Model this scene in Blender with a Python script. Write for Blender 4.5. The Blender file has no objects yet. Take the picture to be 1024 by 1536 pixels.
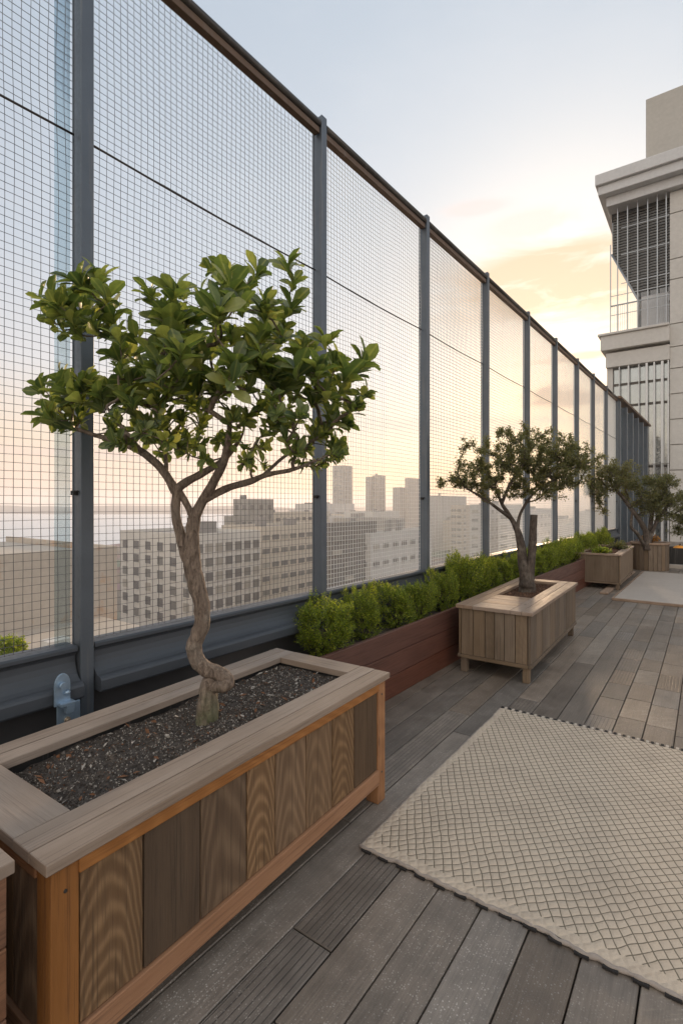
import bpy, math, random
import numpy as np
from mathutils import Vector, Matrix, noise
random.seed(7); np.random.seed(7)
R = math.radians
SC = bpy.context.scene
COL = SC.collection
TH = R(35.8); CT, ST = math.cos(TH), math.sin(TH); CAMH = 1.5

def cw(X, Z, z=0.0):            # right / ahead of the standpoint -> world
    return Vector((X*CT - Z*ST, X*ST + Z*CT, z))
def at(px, Z, z=0.0):
    return cw((px-512)/760*Z, Z, z)

# ------------------------------------------------------------ helpers
class MB:
    def __init__(s): s.v=[]; s.f=[]; s.uv=[]; s.pd=[]; s.mi=[]; s.sm=[]
    def face(s, idx, uvs, pid=0.0, kind=0.0, mi=0, smooth=False):
        s.f.append(tuple(idx)); s.uv.append(uvs); s.pd.append((pid,kind)); s.mi.append(mi); s.sm.append(smooth)
    def box(s, c, a, b, n, pid=None, kind=0.0, mi=0):
        """c centre; a,b,n full-size vectors, a is the grain direction"""
        if pid is None: pid=random.random()
        c=Vector(c); a=Vector(a)/2; b=Vector(b)/2; n=Vector(n)/2
        if a.cross(b).dot(n)<0: b=-b
        k=len(s.v)
        for x in (-1,1):
            for y in (-1,1):
                for z in (-1,1): s.v.append(tuple(c+a*x+b*y+n*z))
        A,B,N=a.length,b.length,n.length
        def q(i): return (1 if i&4 else -1, 1 if i&2 else -1, 1 if i&1 else -1)
        for idx,(t1,t2) in (((0,1,3,2),(1,2)),((4,6,7,5),(1,2)),((0,4,5,1),(0,2)),((2,3,7,6),(0,2)),((0,2,6,4),(0,1)),((1,5,7,3),(0,1))):
            S=(A,B,N)
            s.face([k+i for i in idx],[(q(i)[t1]*S[t1],q(i)[t2]*S[t2]) for i in idx],pid,kind,mi)
    def aabb(s, x0,x1,y0,y1,z0,z1, g='x', **kw):
        X,Y,Z=Vector((x1-x0,0,0)),Vector((0,y1-y0,0)),Vector((0,0,z1-z0))
        c=((x0+x1)/2,(y0+y1)/2,(z0+z1)/2)
        o={'x':(X,Y,Z),'y':(Y,X,Z),'z':(Z,X,Y)}[g]
        s.box(c,*o,**kw)
    def tube(s, pts, rad, sides=8, pid=None, kind=0.0, mi=0, cap=True, jit=0.0, smooth=True):
        if pid is None: pid=random.random()
        pts=[Vector(p) for p in pts]
        if not hasattr(rad,'__len__'): rad=[rad]*len(pts)
        k=len(s.v); up=None; L=0
        for i,p in enumerate(pts):
            d=(pts[min(i+1,len(pts)-1)]-pts[max(i-1,0)])
            if d.length<1e-9: d=Vector((0,0,1))
            d.normalize()
            if up is None:
                up=d.orthogonal().normalized()
            else:
                up=(up-d*up.dot(d)); up=up.normalized() if up.length>1e-6 else d.orthogonal().normalized()
            w=d.cross(up)
            for j in range(sides):
                an=2*math.pi*j/sides
                r=rad[i]
                if jit: r*=1+jit*noise.noise(Vector((math.cos(an)*1.3,math.sin(an)*1.3,i*.35+pid*50)))
                s.v.append(tuple(p+(up*math.cos(an)+w*math.sin(an))*r))
        Ls=[0]
        for i in range(1,len(pts)): Ls.append(Ls[-1]+(pts[i]-pts[i-1]).length)
        for i in range(len(pts)-1):
            for j in range(sides):
                j2=(j+1)%sides
                s.face((k+i*sides+j,k+i*sides+j2,k+(i+1)*sides+j2,k+(i+1)*sides+j),
                       [(Ls[i],j*.02),(Ls[i],(j+1)*.02),(Ls[i+1],(j+1)*.02),(Ls[i+1],j*.02)],pid,kind,mi,smooth)
        if cap:
            s.face([k+j for j in range(sides)][::-1],[(0,0)]*sides,pid,kind,mi)
            e=k+(len(pts)-1)*sides
            s.face([e+j for j in range(sides)],[(0,0)]*sides,pid,kind,mi)
    def sweep(s, prof, p0, p1, perp, pid=0.5, mi=0):   # prof: list of (offset,z) closed
        k=len(s.v); n=len(prof)
        for P in (p0,p1):
            for o,z in prof: s.v.append(tuple(Vector(P)+perp*o+Vector((0,0,z))))
        L=(Vector(p1)-Vector(p0)).length
        for i in range(n):
            j=(i+1)%n
            s.face((k+i,k+j,k+n+j,k+n+i),[(0,i*.03),(0,(i+1)*.03),(L,(i+1)*.03),(L,i*.03)],pid,0,mi)
        s.face([k+i for i in range(n)][::-1],[(0,0)]*n,pid); s.face([k+n+i for i in range(n)],[(0,0)]*n,pid)
    def lathe(s, prof, c, sides=32, pid=.5, mi=0, smooth=True):
        k=len(s.v); c=Vector(c); n=len(prof)
        for r,z in prof:
            for j in range(sides):
                an=2*math.pi*j/sides; s.v.append((c.x+r*math.cos(an),c.y+r*math.sin(an),c.z+z))
        for i in range(n-1):
            for j in range(sides):
                j2=(j+1)%sides
                s.face((k+i*sides+j,k+i*sides+j2,k+(i+1)*sides+j2,k+(i+1)*sides+j),
                       [(prof[i][1],j*.05),(prof[i][1],j*.05+.05),(prof[i+1][1],j*.05+.05),(prof[i+1][1],j*.05)],pid,0,mi,smooth)
    def build(s, name, mats, parent=None, bevel=0.0, seg=2):
        me=bpy.data.meshes.new(name); me.from_pydata(s.v,[],s.f)
        if not isinstance(mats,(list,tuple)): mats=[mats]
        for m in mats: me.materials.append(m)
        u=me.uv_layers.new(name='uv'); p=me.uv_layers.new(name='pid')
        u.data.foreach_set('uv',np.array([c for q in s.uv for t in q for c in t],dtype=np.float32))
        p.data.foreach_set('uv',np.array([c for q,f in zip(s.pd,s.f) for _ in f for c in q],dtype=np.float32))
        me.polygons.foreach_set('material_index',s.mi); me.polygons.foreach_set('use_smooth',s.sm)
        me.update()
        o=bpy.data.objects.new(name,me); COL.objects.link(o)
        if parent is not None: o.parent=parent
        if bevel:
            b=o.modifiers.new('bev','BEVEL'); b.width=bevel; b.segments=seg; b.limit_method='ANGLE'; b.angle_limit=R(40)
        return o

def tag(o,label=None,cat=None,group=None,kind=None):
    if label: o['label']=label
    if cat: o['category']=cat
    if group: o['group']=group
    if kind: o['kind']=kind
    return o
def thing(name,label,cat,loc=(0,0,0),rz=0,group=None):
    o=bpy.data.objects.new(name,None); COL.objects.link(o); o.location=loc; o.rotation_euler=(0,0,rz)
    o.empty_display_size=.1
    return tag(o,label,cat,group)
def dup(o,parent=None):
    c=o.copy(); COL.objects.link(c); c.parent=parent
    for ch in [k for k in o.children]: dup(ch,c)
    return c

# ------------------------------------------------------------ materials
class NT:
    def __init__(s,name,world=False):
        if world: s.m=bpy.data.worlds.new(name); SC.world=s.m
        else: s.m=bpy.data.materials.new(name)
        s.m.use_nodes=True; s.t=s.m.node_tree; s.t.nodes.clear()
        s.out=s.t.nodes.new('ShaderNodeOutputWorld' if world else 'ShaderNodeOutputMaterial')
    def link(s,a,b): s.t.links.new(a,b)
    def setin(s,sock,v):
        if isinstance(v,bpy.types.NodeSocket): s.link(v,sock)
        elif v is not None:
            if sock.type=='RGBA' and len(v)==3: v=(*v,1)
            sock.default_value=v
    def n(s,typ,ins=None,**props):
        nd=s.t.nodes.new('ShaderNode'+typ)
        for k,v in props.items(): setattr(nd,k,v)
        for k,v in (ins or {}).items(): s.setin(nd.inputs[k],v)
        return nd
    def m_(s,op,a,b=None,c=None,clamp=False):
        nd=s.t.nodes.new('ShaderNodeMath'); nd.operation=op; nd.use_clamp=clamp
        for i,v in enumerate((a,b,c)):
            if v is not None: s.setin(nd.inputs[i],v)
        return nd.outputs[0]
    def v_(s,op,a,b=None):
        nd=s.t.nodes.new('ShaderNodeVectorMath'); nd.operation=op
        s.setin(nd.inputs[0],a)
        if b is not None: s.setin(nd.inputs[1],b)
        return nd.outputs['Value'] if op=='DOT_PRODUCT' else nd.outputs[0]
    def mix(s,f,a,b,mode='MIX'):
        nd=s.t.nodes.new('ShaderNodeMix'); nd.data_type='RGBA'; nd.blend_type=mode
        s.setin(nd.inputs[0],f); s.setin(nd.inputs[6],a); s.setin(nd.inputs[7],b); return nd.outputs[2]
    def noise(s,vec,scale,detail=3,rough=.55,dist=0):
        nd=s.n('TexNoise',{'Vector':vec,'Scale':scale,'Detail':detail,'Roughness':rough,'Distortion':dist}); return nd.outputs['Fac']
    def ramp(s,f,stops):
        nd=s.t.nodes.new('ShaderNodeValToRGB'); s.setin(nd.inputs[0],f); e=nd.color_ramp.elements
        while len(e)<len(stops): e.new(.5)
        for i,(p,c) in enumerate(stops):
            e[i].position=p; c=(c,c,c) if not hasattr(c,'__len__') else c; e[i].color=(*c,1)
        return nd.outputs[0]
    def step(s,f,lo,hi,a=0.0,b=1.0):
        nd=s.n('MapRange',{'Value':f,'From Min':lo,'From Max':hi,'To Min':a,'To Max':b}); nd.clamp=True; return nd.outputs[0]
    def comb(s,x,y,z): return s.n('CombineXYZ',{0:x,1:y,2:z}).outputs[0]
    def sep(s,v):
        o=s.n('SeparateXYZ',{0:v}).outputs; return o[0],o[1],o[2]
    def uv(s):
        a=s.sep(s.n('UVMap',uv_map='uv').outputs[0]); b=s.sep(s.n('UVMap',uv_map='pid').outputs[0])
        return a[0],a[1],b[0],b[1]
    def obj(s): return s.n('TexCoord').outputs['Object']
    def geo(s): return s.n('NewGeometry').outputs['Position']
    def bump(s,h,strength=.3,dist=.01): return s.n('Bump',{'Height':h,'Strength':strength,'Distance':dist}).outputs[0]
    def bsdf(s,col,rough=.6,metal=0.0,normal=None,**kw):
        i={'Base Color':col,'Roughness':rough,'Metallic':metal}
        if normal is not None: i['Normal']=normal
        i.update(kw)
        b=s.n('BsdfPrincipled',i); s.link(b.outputs[0],s.out.inputs[0]); return b

def wood(name,cA,cB,cD,cath=.5,var=.5,weather=0.0,wc=(.3,.28,.26),rough=.7,ringf=60,bump=.35,fine=1.0):
    N=NT(name); L,W,p,k=N.uv()
    r1=N.m_('FRACT',N.m_('MULTIPLY',p,17.31)); r2=N.m_('FRACT',N.m_('MULTIPLY',p,91.7)); r3=N.m_('FRACT',N.m_('MULTIPLY',p,53.9))
    off=N.m_('MULTIPLY',p,77.7)
    warp=N.noise(N.comb(N.m_('MULTIPLY_ADD',L,2.2,off),N.m_('MULTIPLY',W,7),off),1.0,1.5,.45)
    wc0=N.m_('ADD',W,N.m_('MULTIPLY_ADD',r2,.06,-.03))
    f=N.m_('MULTIPLY',N.m_('MULTIPLY',wc0,wc0),N.m_('MULTIPLY_ADD',r1,22,18))
    f=N.m_('ADD',f,N.m_('MULTIPLY',L,1.3)); f=N.m_('MULTIPLY_ADD',warp,.42,f)
    band=N.m_('SINE',N.m_('MULTIPLY',f,N.m_('MULTIPLY',N.m_('MULTIPLY_ADD',r2,.9,.28),ringf)))
    band=N.m_('MULTIPLY_ADD',band,.5,.5); band=N.m_('POWER',band,1.7)
    str_=N.noise(N.comb(N.m_('MULTIPLY_ADD',L,3.0,off),N.m_('MULTIPLY',W,120*fine),off),1.0,4,.6)
    str2=N.noise(N.comb(N.m_('MULTIPLY_ADD',L,.9,off),N.m_('MULTIPLY',W,26*fine),off),1.0,3,.6)
    cw_=N.m_('MULTIPLY',N.step(r3,.3,.8),cath)
    fac=N.m_('MULTIPLY',str2,1.0)
    fac=N.m_('MULTIPLY_ADD',N.m_('SUBTRACT',band,.4),cw_,N.m_('MULTIPLY_ADD',str_,.5,N.m_('MULTIPLY',str2,.55)))
    c=N.mix(N.step(fac,.25,.85),cA,cB)
    c=N.mix(N.step(str_,.52,.66,0,.65),c,cD)
    blot=N.noise(N.comb(N.m_('MULTIPLY_ADD',L,1.3,off),N.m_('MULTIPLY',W,4),off),2.0,4,.6)
    if weather: c=N.mix(N.step(blot,.35,.65,weather*.4,weather),c,wc)
    # knots
    kn=N.n('TexVoronoi',{'Vector':N.comb(N.m_('MULTIPLY_ADD',L,1.0,off),N.m_('MULTIPLY',W,3.0),off),'Scale':2.2}).outputs['Distance']
    c=N.mix(N.step(kn,.035,.075,.75,0),c,cD)
    val=N.m_('MULTIPLY_ADD',r1,var,1-var*.5)
    val=N.m_('MULTIPLY',val,N.m_('MULTIPLY_ADD',blot,.6,.7))
    hs=N.n('HueSaturation',{'Color':c,'Value':val,'Saturation':N.m_('MULTIPLY_ADD',r2,.3,.85)}).outputs[0]
    h=N.m_('MULTIPLY_ADD',band,cw_,N.m_('MULTIPLY',str_,1.2))
    N.bsdf(hs,N.step(str_,.3,.7,rough-.1,rough+.12),0,N.bump(h,bump,.004))
    return N.m

M={}
M['slat']=wood('weathered_slat',(.118,.070,.037),(.215,.138,.078),(.055,.034,.019),cath=.52,var=.9,ringf=64,bump=.6)
M['cedar']=wood('cedar',(.25,.110,.040),(.36,.170,.068),(.12,.05,.02),cath=.3,var=.3,ringf=50,weather=.10,wc=(.22,.15,.10))
M['rim']=wood('grey_rim',(.23,.17,.125),(.33,.255,.195),(.13,.09,.065),cath=.2,var=.2,weather=.35,wc=(.30,.265,.235),ringf=40)
M['rim2']=wood('tan_rim',(.22,.15,.105),(.33,.235,.165),(.14,.09,.06),cath=.2,var=.2,weather=.2,wc=(.36,.31,.27),ringf=40)
M['pslat']=wood('planter_slat',(.105,.070,.042),(.19,.135,.085),(.055,.037,.023),cath=.12,var=.4,weather=.2,wc=(.2,.17,.14))
M['redwood']=wood('redwood',(.095,.034,.021),(.155,.058,.035),(.05,.019,.013),cath=.1,var=.25,rough=.5,ringf=30)

def deck_mat():
    N=NT('deck_board'); L,W,p,k=N.uv()
    r1=N.m_('FRACT',N.m_('MULTIPLY',p,17.31)); r2=N.m_('FRACT',N.m_('MULTIPLY',p,91.7)); r3=N.m_('FRACT',N.m_('MULTIPLY',p,53.9))
    off=N.m_('MULTIPLY',p,77.7); pos=N.geo()
    st=N.noise(N.comb(N.m_('MULTIPLY_ADD',L,5,off),N.m_('MULTIPLY',W,150),off),1,4,.6)
    st2=N.noise(N.comb(N.m_('MULTIPLY_ADD',L,1.2,off),N.m_('MULTIPLY',W,20),off),1,3,.6)
    big=N.noise(pos,1.7,4,.6); mid=N.noise(pos,9,4,.65)
    c=N.mix(N.m_('MULTIPLY_ADD',st,.6,N.m_('MULTIPLY',st2,.4)),(.052,.047,.041),(.275,.242,.208))
    tint=N.mix(r2,(.99,.99,1.0),(1.13,1.0,.88)); c=N.mix(1.0,c,tint,'MULTIPLY')
    # fibrous cross scratches on some boards
    sc=N.noise(N.comb(N.m_('MULTIPLY_ADD',L,38,N.m_('MULTIPLY',W,30)),N.m_('MULTIPLY',W,14),off),1,4,.7)
    c=N.mix(N.m_('MULTIPLY',N.step(r3,.78,.8),N.step(sc,.5,.62,0,.5)),c,(.26,.22,.17))
    # grooves on some boards
    g=N.m_('PINGPONG',N.m_('ADD',W,.5),.0115); gm=N.step(g,.0006,.0022,1,0)
    gm=N.m_('MULTIPLY',gm,N.m_('MULTIPLY',N.step(r3,.14,.15,0,1),N.step(r3,.25,.26,1,0)))
    gm=N.m_('MULTIPLY',gm,N.step(N.m_('ABSOLUTE',W),.075,.078,1,0))
    c=N.mix(N.m_('MULTIPLY',gm,.75),c,(.02,.018,.016))
    # pale specks of dust, thicker in patches
    vo=N.n('TexVoronoi',{'Vector':pos,'Scale':135.0},feature='F1'); sp=N.step(vo.outputs['Distance'],.22,.42,1,0)
    keep=N.step(N.sep(vo.outputs['Color'])[0],.55,.75)
    patch=N.m_('MULTIPLY',N.step(big,.36,.54),N.step(mid,.28,.56))
    c=N.mix(N.m_('MULTIPLY',N.m_('MULTIPLY',sp,keep),N.m_('MULTIPLY',patch,.7)),c,(.42,.39,.35))
    fine=N.noise(pos,420,2,.6)
    c=N.mix(N.step(fine,.5,.75,0,.3),c,(.27,.25,.22))
    # value
    v=N.m_('MULTIPLY',N.m_('MULTIPLY_ADD',r1,.5,.72),N.m_('MULTIPLY_ADD',mid,.9,.55))
    v=N.m_('MULTIPLY',v,N.m_('MULTIPLY_ADD',big,.9,.55))
    c=N.n('HueSaturation',{'Color':c,'Value':v,'Saturation':1.0}).outputs[0]
    h=N.m_('SUBTRACT',N.m_('MULTIPLY_ADD',fine,.35,N.m_('MULTIPLY',st,.8)),N.m_('MULTIPLY',gm,2.0))
    N.bsdf(c,N.step(mid,.3,.7,.38,.62),0,N.bump(h,.5,.003))
    return N.m
M['deck']=deck_mat()

def metal(name,col,rough=.45,metalness=.5,var=.35,sc=6):
    N=NT(name); pos=N.geo(); a=N.noise(pos,sc,5,.65); b=N.noise(pos,sc*14,3,.6)
    v=N.m_('MULTIPLY_ADD',a,var,1-var*.5); v=N.m_('MULTIPLY',v,N.m_('MULTIPLY_ADD',b,.2,.9))
    c=N.n('HueSaturation',{'Color':col,'Value':v}).outputs[0]
    px_,py_,pz_=N.sep(pos); sk=N.noise(N.comb(N.m_('MULTIPLY',px_,26),N.m_('MULTIPLY',py_,26),N.m_('MULTIPLY',pz_,1.6)),1,4,.65)
    if sc==6: c=N.mix(N.step(sk,.55,.75,0,.35),c,(.26,.24,.22)); c=N.mix(N.step(b,.66,.72,0,.5),c,(.12,.075,.05))
    N.bsdf(c,N.step(b,.3,.7,rough-.08,rough+.12),metalness,N.bump(b,.08,.003)); return N.m
M['steel']=metal('painted_steel',(.115,.138,.165),.40,.35)
M['steel3']=metal('beam_steel',(.062,.073,.088),.52,.1,.35,3)
M['steel2']=metal('galvanised_steel',(.36,.38,.40),.4,.75)
M['galv']=metal('zinc',(.33,.45,.58),.38,.6,.5,30)
M['rail']=metal('rail_metal',(.075,.068,.062),.35,.6)
M['rust']=metal('brown_rail',(.14,.085,.05),.5,.2)
M['wire']=metal('wire',(.125,.125,.13),.42,.55,.1)
M['wire_veil']=metal('wire_painted_veil',(.72,.72,.70),.5,.1,.1)  # same wire, paler for far bays: whitish veil put into the colour
M['siding']=metal('siding',(.072,.072,.075),.45,.05,.5,3)
M['black']=metal('black',(.012,.012,.012),.5,0)
M['white_metal']=metal('mullion',(.55,.56,.56),.35,.4,.2)
M['brass']=metal('washer',(.6,.5,.38),.35,.7)

def plain(name,col,rough=.8,var=.3,sc=3,bmp=.15,col2=None):
    N=NT(name); pos=N.geo(); a=N.noise(pos,sc,5,.65); b=N.noise(pos,sc*12,4,.6)
    v=N.m_('MULTIPLY_ADD',a,var,1-var*.5)
    v=N.m_('MULTIPLY',v,N.m_('MULTIPLY_ADD',b,.3,.85))
    c=col if col2 is None else N.mix(N.step(a,.52,.66),col,col2)
    c=N.n('HueSaturation',{'Color':c,'Value':v}).outputs[0]
    N.bsdf(c,rough,0,N.bump(b,bmp,.01)); return N.m

def bark(name,cA,cB,moss=None):
    N=NT(name); pos=N.geo(); x,y,z=N.sep(pos)
    a=N.noise(N.comb(N.m_('MULTIPLY',x,60),N.m_('MULTIPLY',y,60),N.m_('MULTIPLY',z,16)),1,5,.65,.6)
    b=N.noise(pos,9,4,.6)
    c=N.mix(N.step(a,.35,.65),cA,cB)
    c=N.mix(N.step(b,.5,.7,0,.55),c,(.27,.24,.20)); c=N.mix(N.step(N.noise(N.comb(N.m_('MULTIPLY',x,90),N.m_('MULTIPLY',y,90),N.m_('MULTIPLY',z,40)),1,4,.7),.34,.42,.5,0),c,(.035,.025,.018))
    if moss is not None:
        mm=N.m_('MULTIPLY',N.step(z,moss,moss+.16,1,0),N.step(b,.36,.55))
        c=N.mix(N.m_('MULTIPLY',mm,.6),c,(.085,.12,.035))
    N.bsdf(c,.85,0,N.bump(N.m_('MULTIPLY_ADD',b,.8,a),1.0,.03)); return N.m
M['bark1']=bark('bark_twisted',(.13,.095,.072),(.31,.24,.185),.60)
M['bark2']=bark('bark_grey',(.045,.034,.027),(.13,.10,.08))

def leaf(name,c1,c2,c3,rough=.38,trans=.35):
    N=NT(name); u,v,p,k=N.uv()
    r1=N.m_('FRACT',N.m_('MULTIPLY',p,17.31)); r2=N.m_('FRACT',N.m_('MULTIPLY',p,91.7))
    c=N.mix(r1,c1,c2); c=N.mix(N.step(r2,.72,1,0,.8),c,c3)
    mid=N.step(N.m_('ABSOLUTE',v),.0,.06,.45,0); c=N.mix(mid,c,c3)
    bl=N.noise(N.geo(),40,3,.6); c=N.n('HueSaturation',{'Color':c,'Value':N.m_('MULTIPLY_ADD',bl,.7,.65)}).outputs[0]
    b=N.n('BsdfPrincipled',{'Base Color':c,'Roughness':rough})
    tc=N.mix(1.0,c,(1.9,1.8,.75),'MULTIPLY')
    t=N.n('BsdfTranslucent',{'Color':tc})
    mx=N.n('MixShader',{0:trans,1:b.outputs[0],2:t.outputs[0]}); N.link(mx.outputs[0],N.out.inputs[0]); return N.m
M['leafA']=leaf('broad_leaf',(.065,.105,.048),(.17,.22,.085),(.36,.38,.15),.30,.5)
M['leafB']=leaf('small_leaf',(.085,.10,.052),(.17,.18,.095),(.26,.22,.10),.5,.42)
M['leafC']=leaf('hedge_leaf',(.075,.135,.022),(.22,.30,.038),(.58,.58,.085),.5,.45)
M['leafD']=leaf('flame_leaf',(.30,.12,.02),(.45,.2,.02),(.55,.32,.05),.5,.3)

def soil_mat(name,a,b,c3):
    N=NT(name); u,v,p,k=N.uv(); pos=N.geo()
    n=N.noise(pos,60,5,.7); r=N.m_('FRACT',N.m_('MULTIPLY',p,31.7))
    c=N.mix(N.step(n,.35,.65),a,b); c=N.mix(N.m_('MULTIPLY',N.step(r,.70,1.0),.9),c,c3)
    c=N.mix(N.m_('MULTIPLY',N.step(r,.62,.66,0,1),N.step(r,.66,.70,1,0)),c,(.2,.085,.035))
    N.bsdf(c,.85,0,N.bump(n,.8,.01)); return N.m
M['soil']=soil_mat('dark_soil',(.030,.024,.020),(.085,.070,.058),(.46,.42,.37))
M['mulch']=soil_mat('mulch',(.05,.024,.014),(.11,.055,.03),(.2,.11,.07))

def rug_mat():
    N=NT('rug_weave'); u,v,p,k=N.uv()
    w=N.noise(N.comb(u,v,0.0),2.4,3,.5); w2=N.noise(N.comb(u,v,4.0),11,2,.5)
    uu=N.m_('ADD',u,N.m_('MULTIPLY_ADD',w,.022,N.m_('MULTIPLY',w2,.005)))
    vv=N.m_('ADD',v,N.m_('MULTIPLY_ADD',N.noise(N.comb(u,v,8.0),2.6,3,.5),.022,N.m_('MULTIPLY',w2,-.006)))
    a=N.m_('ADD',N.m_('MULTIPLY',uu,24),N.m_('MULTIPLY',vv,13)); b=N.m_('SUBTRACT',N.m_('MULTIPLY',uu,20),N.m_('MULTIPLY',vv,21))
    da=N.m_('PINGPONG',a,.5); db=N.m_('PINGPONG',b,.5)
    fz=N.noise(N.comb(u,v,2.0),160,2,.6)
    th=N.m_('MULTIPLY_ADD',fz,.05,.018)
    la=N.step(N.m_('SUBTRACT',da,th),0,.03,1,0); lb=N.step(N.m_('SUBTRACT',db,th),0,.03,1,0)
    ln=N.m_('MAXIMUM',la,lb)
    yarn=N.noise(N.comb(N.m_('MULTIPLY',u,240),N.m_('MULTIPLY',v,240),0.0),1,2,.5)
    wv=N.m_('MULTIPLY',N.m_('SINE',N.m_('MULTIPLY',u,1250)),N.m_('SINE',N.m_('MULTIPLY',v,1250)))
    st=N.noise(N.comb(u,v,1.0),4.0,5,.65)
    c=N.mix(yarn,(.47,.385,.295),(.64,.545,.43)); c=N.mix(N.step(st,.45,.7,0,.5),c,(.40,.33,.26))
    c=N.mix(N.m_('MULTIPLY',ln,N.step(k,.4,.6,.85,0)),c,(.085,.075,.05))
    q=N.m_('MULTIPLY',N.step(da,0,.3),N.step(db,0,.3))
    h=N.m_('ADD',N.m_('MULTIPLY_ADD',wv,.08,N.m_('MULTIPLY',yarn,.25)),q)
    N.bsdf(c,.95,0,N.bump(h,.7,.006)); return N.m
M['rug']=rug_mat()
M['hem']=plain('rug_hem',(.36,.31,.27),.95,.4,30,.5)
M['hemd']=plain('rug_backing',(.02,.018,.017),.9,.3,30)
M['cream']=plain('cream_tuft',(.5,.44,.37),.9,.3,30)
M['pale']=plain('pale_slab',(.40,.36,.32),.5,.25,1.2,.1)
M['conc']=plain('concrete_panel',(.55,.53,.495),.75,.16,.7,.08)
M['corn']=plain('cornice_paint',(.56,.56,.56),.6,.15,.8,.06)
M['concT']=plain('tan_concrete',(.44,.42,.38),.8,.2,.6,.1)

def glass(name,col,rough=.06,alpha=None):
    N=NT(name); pos=N.geo(); n=N.noise(pos,.8,3,.5)
    if alpha is None:
        N.bsdf(col,rough,.0,N.bump(n,.12,.08),**{'Specular IOR Level':1.0,'Coat Weight':1.0,'Coat Roughness':.03})
    else:
        tr=N.n('BsdfTransparent',{'Color':col}); gl=N.n('BsdfGlossy',{'Color':(.85,.9,.95),'Roughness':rough,'Normal':N.bump(n,.08,.05)})
        fr=N.n('Fresnel',{'IOR':1.5}).outputs[0]
        f=N.m_('MULTIPLY_ADD',fr,.45,alpha,clamp=True)
        mx=N.n('MixShader',{0:f,1:tr.outputs[0],2:gl.outputs[0]}); N.link(mx.outputs[0],N.out.inputs[0])
    return N.m
M['dglass']=glass('dark_glass',(.03,.034,.036))
M['bglass']=glass('blue_glass',(.10,.135,.155),.15)
M['cglass']=glass('clear_glass',(.78,.84,.86),.04,.04)
M['wglass']=metal('window_glass',(.17,.17,.17),.25,.1)
M['wmid']=metal('window_mid',(.20,.20,.19),.3,.1); M['wblind']=metal('window_blind',(.34,.32,.28),.5,0)
M['blind']=metal('louvre',(.10,.10,.095),.5,.2)

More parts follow.
